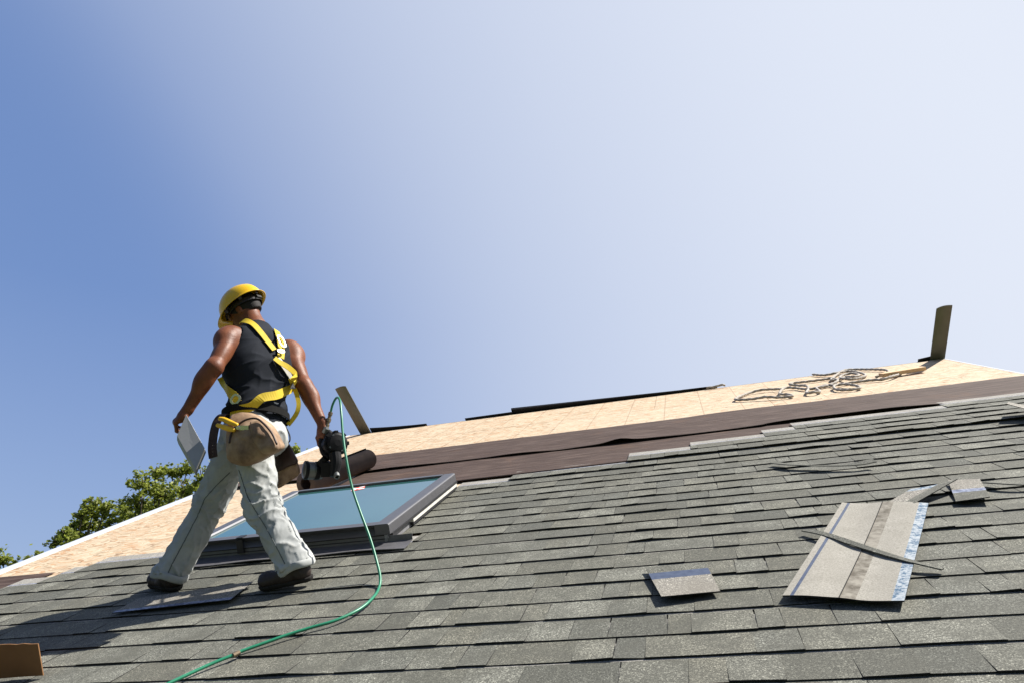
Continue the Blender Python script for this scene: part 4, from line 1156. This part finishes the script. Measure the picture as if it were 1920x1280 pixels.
loose('shingle_offcut', ((1893, 768), (1960, 765), (1965, 782), (1890, 777)), 'lifted shingle piece with a dark underside at the right edge of the picture', [LIGHTG, EDGE, EDGE], lambda s_, t_: 0, n=.05, warp=lambda s_, t_: .06 * (1 - s_) + .02 * (1 - t_))
sliver('shingle_strip', [(1448, 866), (1480, 870), (1530, 872), (1580, 871), (1610, 868), (1640, 862)], .05, [.03, .034, .036, .038, .045, .05], 'thin buckled shingle strip on the upper courses, well above the upside-down shingle', twist=.2)
sliver('shingle_strip', [(1846, 903), (1880, 906), (1920, 907), (1965, 905)], .03, [.03, .035, .035, .03], 'thin shingle strip at the right edge beside the small cut piece', twist=.2)

# felt roll
mb = MB(); ra, rb = Vector((-3.24, 5.44, .112)), Vector((-3.09, 6.38, .118)); prof = []
ROLLM = simple('felt_paper', (.125, .092, .080), .75, .2, var=.2, scale=6); M_ = frame_z(ra, rb - ra, (0, 0, 1)); n_t, seg = 5, 40; vs_, fs_ = [], []
for e in (0, 1):
    for k in range(n_t * seg + 1):
        a = 2 * math.pi * k / seg; r = .045 + .012 * k / seg 
        vs_.append(M_ @ Vector((r * math.cos(a), r * math.sin(a), (0 if e == 0 else (rb - ra).length) + .004 * math.sin(k * .3 + e))))
N_ = n_t * seg + 1
fs_ = [(k, k + 1, N_ + k + 1, N_ + k) for k in range(N_ - 1)]
for e in (0, 1):
    for k in range(N_ - 1 - seg): fs_.append((e * N_ + k, e * N_ + k + 1, e * N_ + k + 1 + seg, e * N_ + k + seg))
fr_ = mesh_obj('felt_roll', vs_, fs_, ROLLM, roof=True, smooth=True); tag(fr_, 'roll of brown roofing felt just above the skylight, behind the nail gun', 'felt roll')

# rope heap
ROPE = simple('rope', (.36, .33, .29), .85, .2, var=.3, scale=60)
rp_ = [(690, 435), (760, 441), (830, 434), (900, 418), (960, 425), (1000, 443), (945, 462), (885, 468), (850, 456), (870, 440), (925, 430), (962, 440), (935, 455), (885, 452), (850, 462), (800, 470), (830, 440), (880, 418), (950, 408), (1050, 408), (1115, 411), (1135, 424),
       (1110, 440), (1060, 452)]
rp2 = [(1215, 416), (1195, 436), (1150, 456), (1100, 466), (1030, 470), (950, 480), (880, 490), (820, 508), (830, 524), (900, 526), (965, 516), (950, 503), (880, 500), (820, 500), (770, 500), (715, 515), (735, 535), (700, 546), (657, 545), (668, 520), (655, 503), (600, 500), (560, 500), (580, 487), (660, 478), (740, 468), (800, 460), (840, 478), (790, 498), (730, 512), (660, 522), (590, 515), (530, 522), (500, 550), (545, 552), (575, 562), (500, 570), (420, 574), (340, 580), (245, 583), (275, 562), (330, 543), (400, 532), (520, 521)]
def ropeobj(pts, label, cat='rope', n0=.014):
    P = []
    for i, (x, y) in enumerate(pts):
        q = RP(1300 + x / 3.097, 560 + y / 3.097, n0); P.append(S(q.x, min(q.y, RIDGE - .05), n0 + (.012 if i % 5 == 2 else 0)))
    Q_ = spline(P, 14); mbx = MB(); tube(mbx, Q_, .0135, 12, twist=26, lobes=3, amp=.2); return tag(mbx.obj('rope', ROPE, smooth=True), label, cat)
ropeobj(rp2, 'twisted grey rope in long loose loops, its end lying on the wood block')
ropeobj(rp_, 'twisted grey rope coiled in a small heap near the ridge')
ropeobj([(75, 512), (120, 503), (160, 497), (185, 499)], 'short bit of grey rope showing at the ridge line above the sheathing joints', n0=.02)
# wood block
w0, w1 = RP(1656, 705, .02), RP(1737, 692, .02); d = (w1 - w0); mb = MB(); L = d.length; 
M_ = Matrix.Translation(w0) @ Matrix.Rotation(math.atan2(d.y, d.x), 4, 'Z'); mb.box(0, L, 0, .09, -.008, .032, 0, M_)
wd = NT('pine', .7, .3); v = wd.coord((2, 40, 40)); wd.base(wd.ramp(wd.noise(v, 3, 4), [(.3, (.52, .33, .17)), (.7, (.68, .49, .29))]))
o = tag(mb.obj('wood_block', wd.m, roof=True), 'short offcut of pine board lying beside the rope near the ridge', 'wood block'); b_ = o.modifiers.new('b', 'BEVEL'); b_.width = .003
# two boards poking over the ridge from the far slope
TAUPE = simple('taupe_metal', (.11, .10, .085), .5, .4, var=.12, scale=6)
def plank(x0, x1, ytop, label):
    ua, ub = ridge_u(x0), ridge_u(x1); w_ = ub - ua
    lo_, hi_ = 0, 3
    for _ in range(40):
        mid = (lo_ + hi_) / 2; w = FS((ua + ub) / 2, mid, .03); c = R.transposed() @ (w - CAM)
        if c.y / c.z * F + 640 > ytop: lo_ = mid
        else: hi_ = mid
    n = 12; vs_, fs_ = [], []
    for t in (-1.2, lo_ - .03, lo_):
        for k in range(n + 1):
            s_ = k / n; x = -w_ / 2 + w_ * s_; z = .045 - .022 * (2 * s_ - 1) ** 2 + .0
            vs_.append(FS((ua + ub) / 2 + x, t + (.02 * (s_ - .5) if t > 0 else 0), z))
    vs_ += [v_ - (FS(0, 0, .008) - FS(0, 0, 0)) for v_ in vs_[:3 * (n + 1)]]
    W = n + 1; o_ = 3 * W
    for j in range(2):
        for i in range(n): a = j * W + i; fs_ += [(a, a + 1, a + W + 1, a + W), (o_ + a + W, o_ + a + W + 1, o_ + a + 1, o_ + a)]
        for i in (0, n): a = j * W + i; fs_.append((a, a + W, o_ + a + W, o_ + a) if i == 0 else (a + W, a, o_ + a, o_ + a + W))
    for j in (0, 2):
        for i in range(n): a = j * W + i; fs_.append((a, o_ + a, o_ + a + 1, a + 1) if j == 0 else (a + 1, o_ + a + 1, o_ + a, a))
    return tag(mesh_obj('trim_board', vs_, fs_, TAUPE), label, 'board', 'boards sticking up past the ridge')
plank(1745, 1773, 575, 'curved taupe trim board sticking up past the right end of the ridge')
plank(674, 694, 725, 'taupe trim board leaning over the left end of the ridge behind the hose')

# cardboard box
CARD = NT('cardboard', .8, .2); v = CARD.coord(); CARD.base(CARD.ramp(CARD.noise(v, 6, 4), [(.3, (.19, .095, .042)), (.7, (.25, .135, .062))])); CARD = CARD.m
c_ = RP(75, 1270, .015); dp = .30; x1, y0_ = c_.x, c_.y - dp; fw, hgt = .29, .164; bx = x1 - fw
mb = MB(); L_ = .42
mb.box(bx - L_, bx, y0_, y0_ + .005, .016, hgt); mb.box(bx - L_, bx, y0_ + dp, y0_ + dp + .005, .016, hgt)
mb.box(bx - L_, bx, y0_ + .0052, y0_ + dp - .0002, .016, .021); mb.box(bx - L_, bx, y0_ + .0052, y0_ + dp - .0002, hgt - .005, hgt - .0002)
mb.box(bx - L_ - .005, bx - L_ - .0002, y0_, y0_ + dp + .005, .016, hgt)
box = tag(mb.obj('cardboard_box', CARD, roof=True), 'brown cardboard box lying open on the shingles in the lower left corner', 'box')
for (yy, ang, z0_, z1_) in ((y0_, -1.9, .017, hgt - .001), (y0_ + dp, .05, .017, hgt - .001)):
    mb = MB(); n = 8; vs_ = []
    for i in range(n + 1):
        for zz in (z0_, z1_):
            for tt in (0, .0045):
                u = fw * i / n; zc = zz + (.004 * noise.noise(Vector((i * .9, 3, 1))) if zz == z1_ else 0) - (.012 * (i / n) if zz == z1_ else 0)
                vs_.append(Vector((bx + u * math.cos(ang), yy + u * math.sin(ang) + tt + .006 * math.sin(i / n * 3), zc)))
    fs_ = []
    for i in range(n):
        a_ = i * 4; b_ = a_ + 4
        fs_ += [(a_, b_, b_ + 2, a_ + 2), (a_ + 1, a_ + 3, b_ + 3, b_ + 1), (a_ + 2, b_ + 2, b_ + 3, a_ + 3), (a_, a_ + 1, b_ + 1, b_)]
    fs_ += [(0, 2, 3, 1), (n * 4, n * 4 + 1, n * 4 + 3, n * 4 + 2)]
    mb.add(vs_, fs_); o = mb.obj('flap', CARD); o.parent = box

# ------------------------------------------------------------------ ground and trees
mb = MB(); Rg = 1500; n = 40; vs_ = [Vector((0, 0, GROUND))] + [Vector((r * math.cos(2 * math.pi * k / n), r * math.sin(2 * math.pi * k / n), GROUND)) for r in (30, 200, Rg) for k in range(n)]
fs_ = [(0, 1 + k, 1 + (k + 1) % n) for k in range(n)] + [(1 + j * n + k, 1 + (j + 1) * n + k, 1 + (j + 1) * n + (k + 1) % n, 1 + j * n + (k + 1) % n) for j in range(2) for k in range(n)]
gm = NT('lawn', .9, .2); v = gm.coord(); gm.base(gm.ramp(gm.noise(v, .6, 6), [(.3, (.045, .07, .02)), (.7, (.09, .12, .04))]))
struct(mesh_obj('ground', vs_, fs_, gm.m))
leaf = NT('leaf', .5, .4); tc = leaf.n('ShaderNodeObjectInfo'); t_ = leaf.attr('tint')[2]
lc = leaf.ramp(t_, [(0, (.10, .13, .025)), (.5, (.19, .22, .04)), (1, (.32, .34, .07))]); leaf.base(lc)
tr = leaf.n('ShaderNodeBsdfTranslucent', {'Color': leaf.mix(.5, lc, (.34, .40, .06))}); ms = leaf.n('ShaderNodeMixShader', {0: .45})
leaf.t.links.new(leaf.b.outputs[0], ms.inputs[1]); leaf.t.links.new(tr.outputs[0], ms.inputs[2]); leaf.t.links.new(ms.outputs[0], leaf.out.inputs[0]); LEAF = leaf.m
BARK = simple('bark', (.10, .08, .06), .9, .2, var=.3, bump=.8, bscale=12, bdist=.03)
def tree(name, dist, clumps, label, seed, nl=150, group=None):
    """clumps: crown lobes read off the picture (x, y, radius in picture units) at this distance"""
    r_ = random.Random(seed); cs = []
    for x, y, rr in clumps:
        z = dist + r_.uniform(-1, 1) * 1.6; cs.append((AD(x, y, z), rr * z / F))
    mid = sum((c for c, _ in cs), Vector()) / len(cs); base = Vector((mid.x, mid.y, GROUND))
    # lower and hidden part of the crown so that the tree is whole from other sides
    R0 = max((c - mid).length for c, _ in cs)
    for k in range(10):
        a = r_.uniform(0, 6.28); cs.append((Vector((mid.x + math.cos(a) * R0 * .8, mid.y + abs(math.sin(a)) * R0 * .9, mid.z - r_.uniform(.6, 3.5))), r_.uniform(.9, 1.5)))
    mbx = MB(); fork = base.lerp(Vector((mid.x, mid.y, mid.z - 2)), .55)
    tube(mbx, spline([base - Vector((0, 0, .2)), base.lerp(fork, .5) + Vector((.1, 0, 0)), fork], 5), lambda t: .26 - .09 * t, 10)
    for c, rr in cs:
        m1 = fork.lerp(c, .5) + Vector((r_.uniform(-.3, .3), r_.uniform(-.3, .3), -.3))
        tube(mbx, spline([fork - Vector((0, 0, .15)), m1, c + Vector((0, 0, rr * .2))], 5), lambda t: .10 * (1 - t) + .012, 6)
        for _ in range(5):
            d_ = Vector((r_.gauss(0, 1), r_.gauss(0, 1), r_.gauss(.5, 1))).normalized(); tube(mbx, [c - Vector((0, 0, rr * .3)), c + d_ * rr * .45, c + d_ * rr * .85 + Vector((0, 0, .05))], lambda t: .02 * (1 - t) + .005, 5)
    root = mesh_obj(name, *[[], []], None) if False else empty(name, base); tag(root, label, 'tree', group)
    o1 = mbx.obj('trunk', BARK, smooth=True); o1.location = -base; o1.parent = root
    V_, F_, T_ = [], [], []
    for c, rr in cs:
        subs = [(c + Vector((r_.gauss(0, 1), r_.gauss(0, 1), r_.gauss(0, 1) * .8)).normalized() * rr * r_.uniform(.1, 1.1), rr * r_.uniform(.16, .44)) for _ in range(int(16 + rr * 16))]
        for sc_, sr in subs:
            tb = r_.random()
            for _ in range(int(nl * .5 * (sr / .4) ** 1.5) + 6):
                d_ = Vector((r_.gauss(0, 1), r_.gauss(0, 1), r_.gauss(0, .8))); d_ = d_.normalized() * sr * (.25 + abs(r_.gauss(0, .62))); p = sc_ + d_
                a_ = Vector((r_.gauss(0, 1), r_.gauss(0, 1), r_.gauss(0, .6))).normalized(); b_ = a_.cross(Vector((r_.gauss(0, 1), r_.gauss(0, 1), r_.gauss(0, 1)))).normalized()
                L_ = r_.uniform(.045, .085); b0_ = len(V_); V_ += [p - a_ * L_, p + b_ * L_ * .6, p + a_ * L_, p - b_ * L_ * .6]; F_.append((b0_, b0_ + 1, b0_ + 2, b0_ + 3)); T_ += [min(1, max(0, tb * .6 + r_.random() * .4))] * 4
    o2 = mesh_obj('crown', V_, F_, LEAF, attrs={'tint': T_}); o2.location = -base; o2.parent = root
G_ = 'trees beyond the gable end'
tree('tree', 24, [(268, 905, 26), (292, 888, 20), (300, 925, 26), (325, 885, 24), (352, 880, 22), (345, 915, 28), (380, 895, 24), (405, 880, 20), (395, 915, 25), (258, 942, 28), (285, 960, 30), (320, 950, 30), (232, 958, 24), (240, 985, 28)], 'tall leafy green tree rising behind the roofer and the metal flashing', 3, group=G_)
tree('tree', 22, [(155, 965, 22), (178, 945, 20), (195, 955, 22), (170, 985, 26), (140, 985, 18), (205, 985, 24), (125, 1000, 18), (105, 1015, 16), (150, 1010, 24), (190, 1010, 24), (222, 1000, 20)], 'shorter bushy green tree left of the tall one behind the white rake board', 5, group=G_)
tree('tree', 26, [(8, 1052, 18), (-20, 1045, 24), (30, 1060, 14), (55, 1048, 9), (-45, 1060, 26), (72, 1040, 7)], 'green treetop at the left edge of the picture, barely above the white rake board', 8, group=G_)
tree('tree', 30, [(553, 846, 14), (565, 858, 12), (545, 858, 12), (580, 868, 14)], 'small green treetop showing between his hip and the nail gun', 11, group=G_)
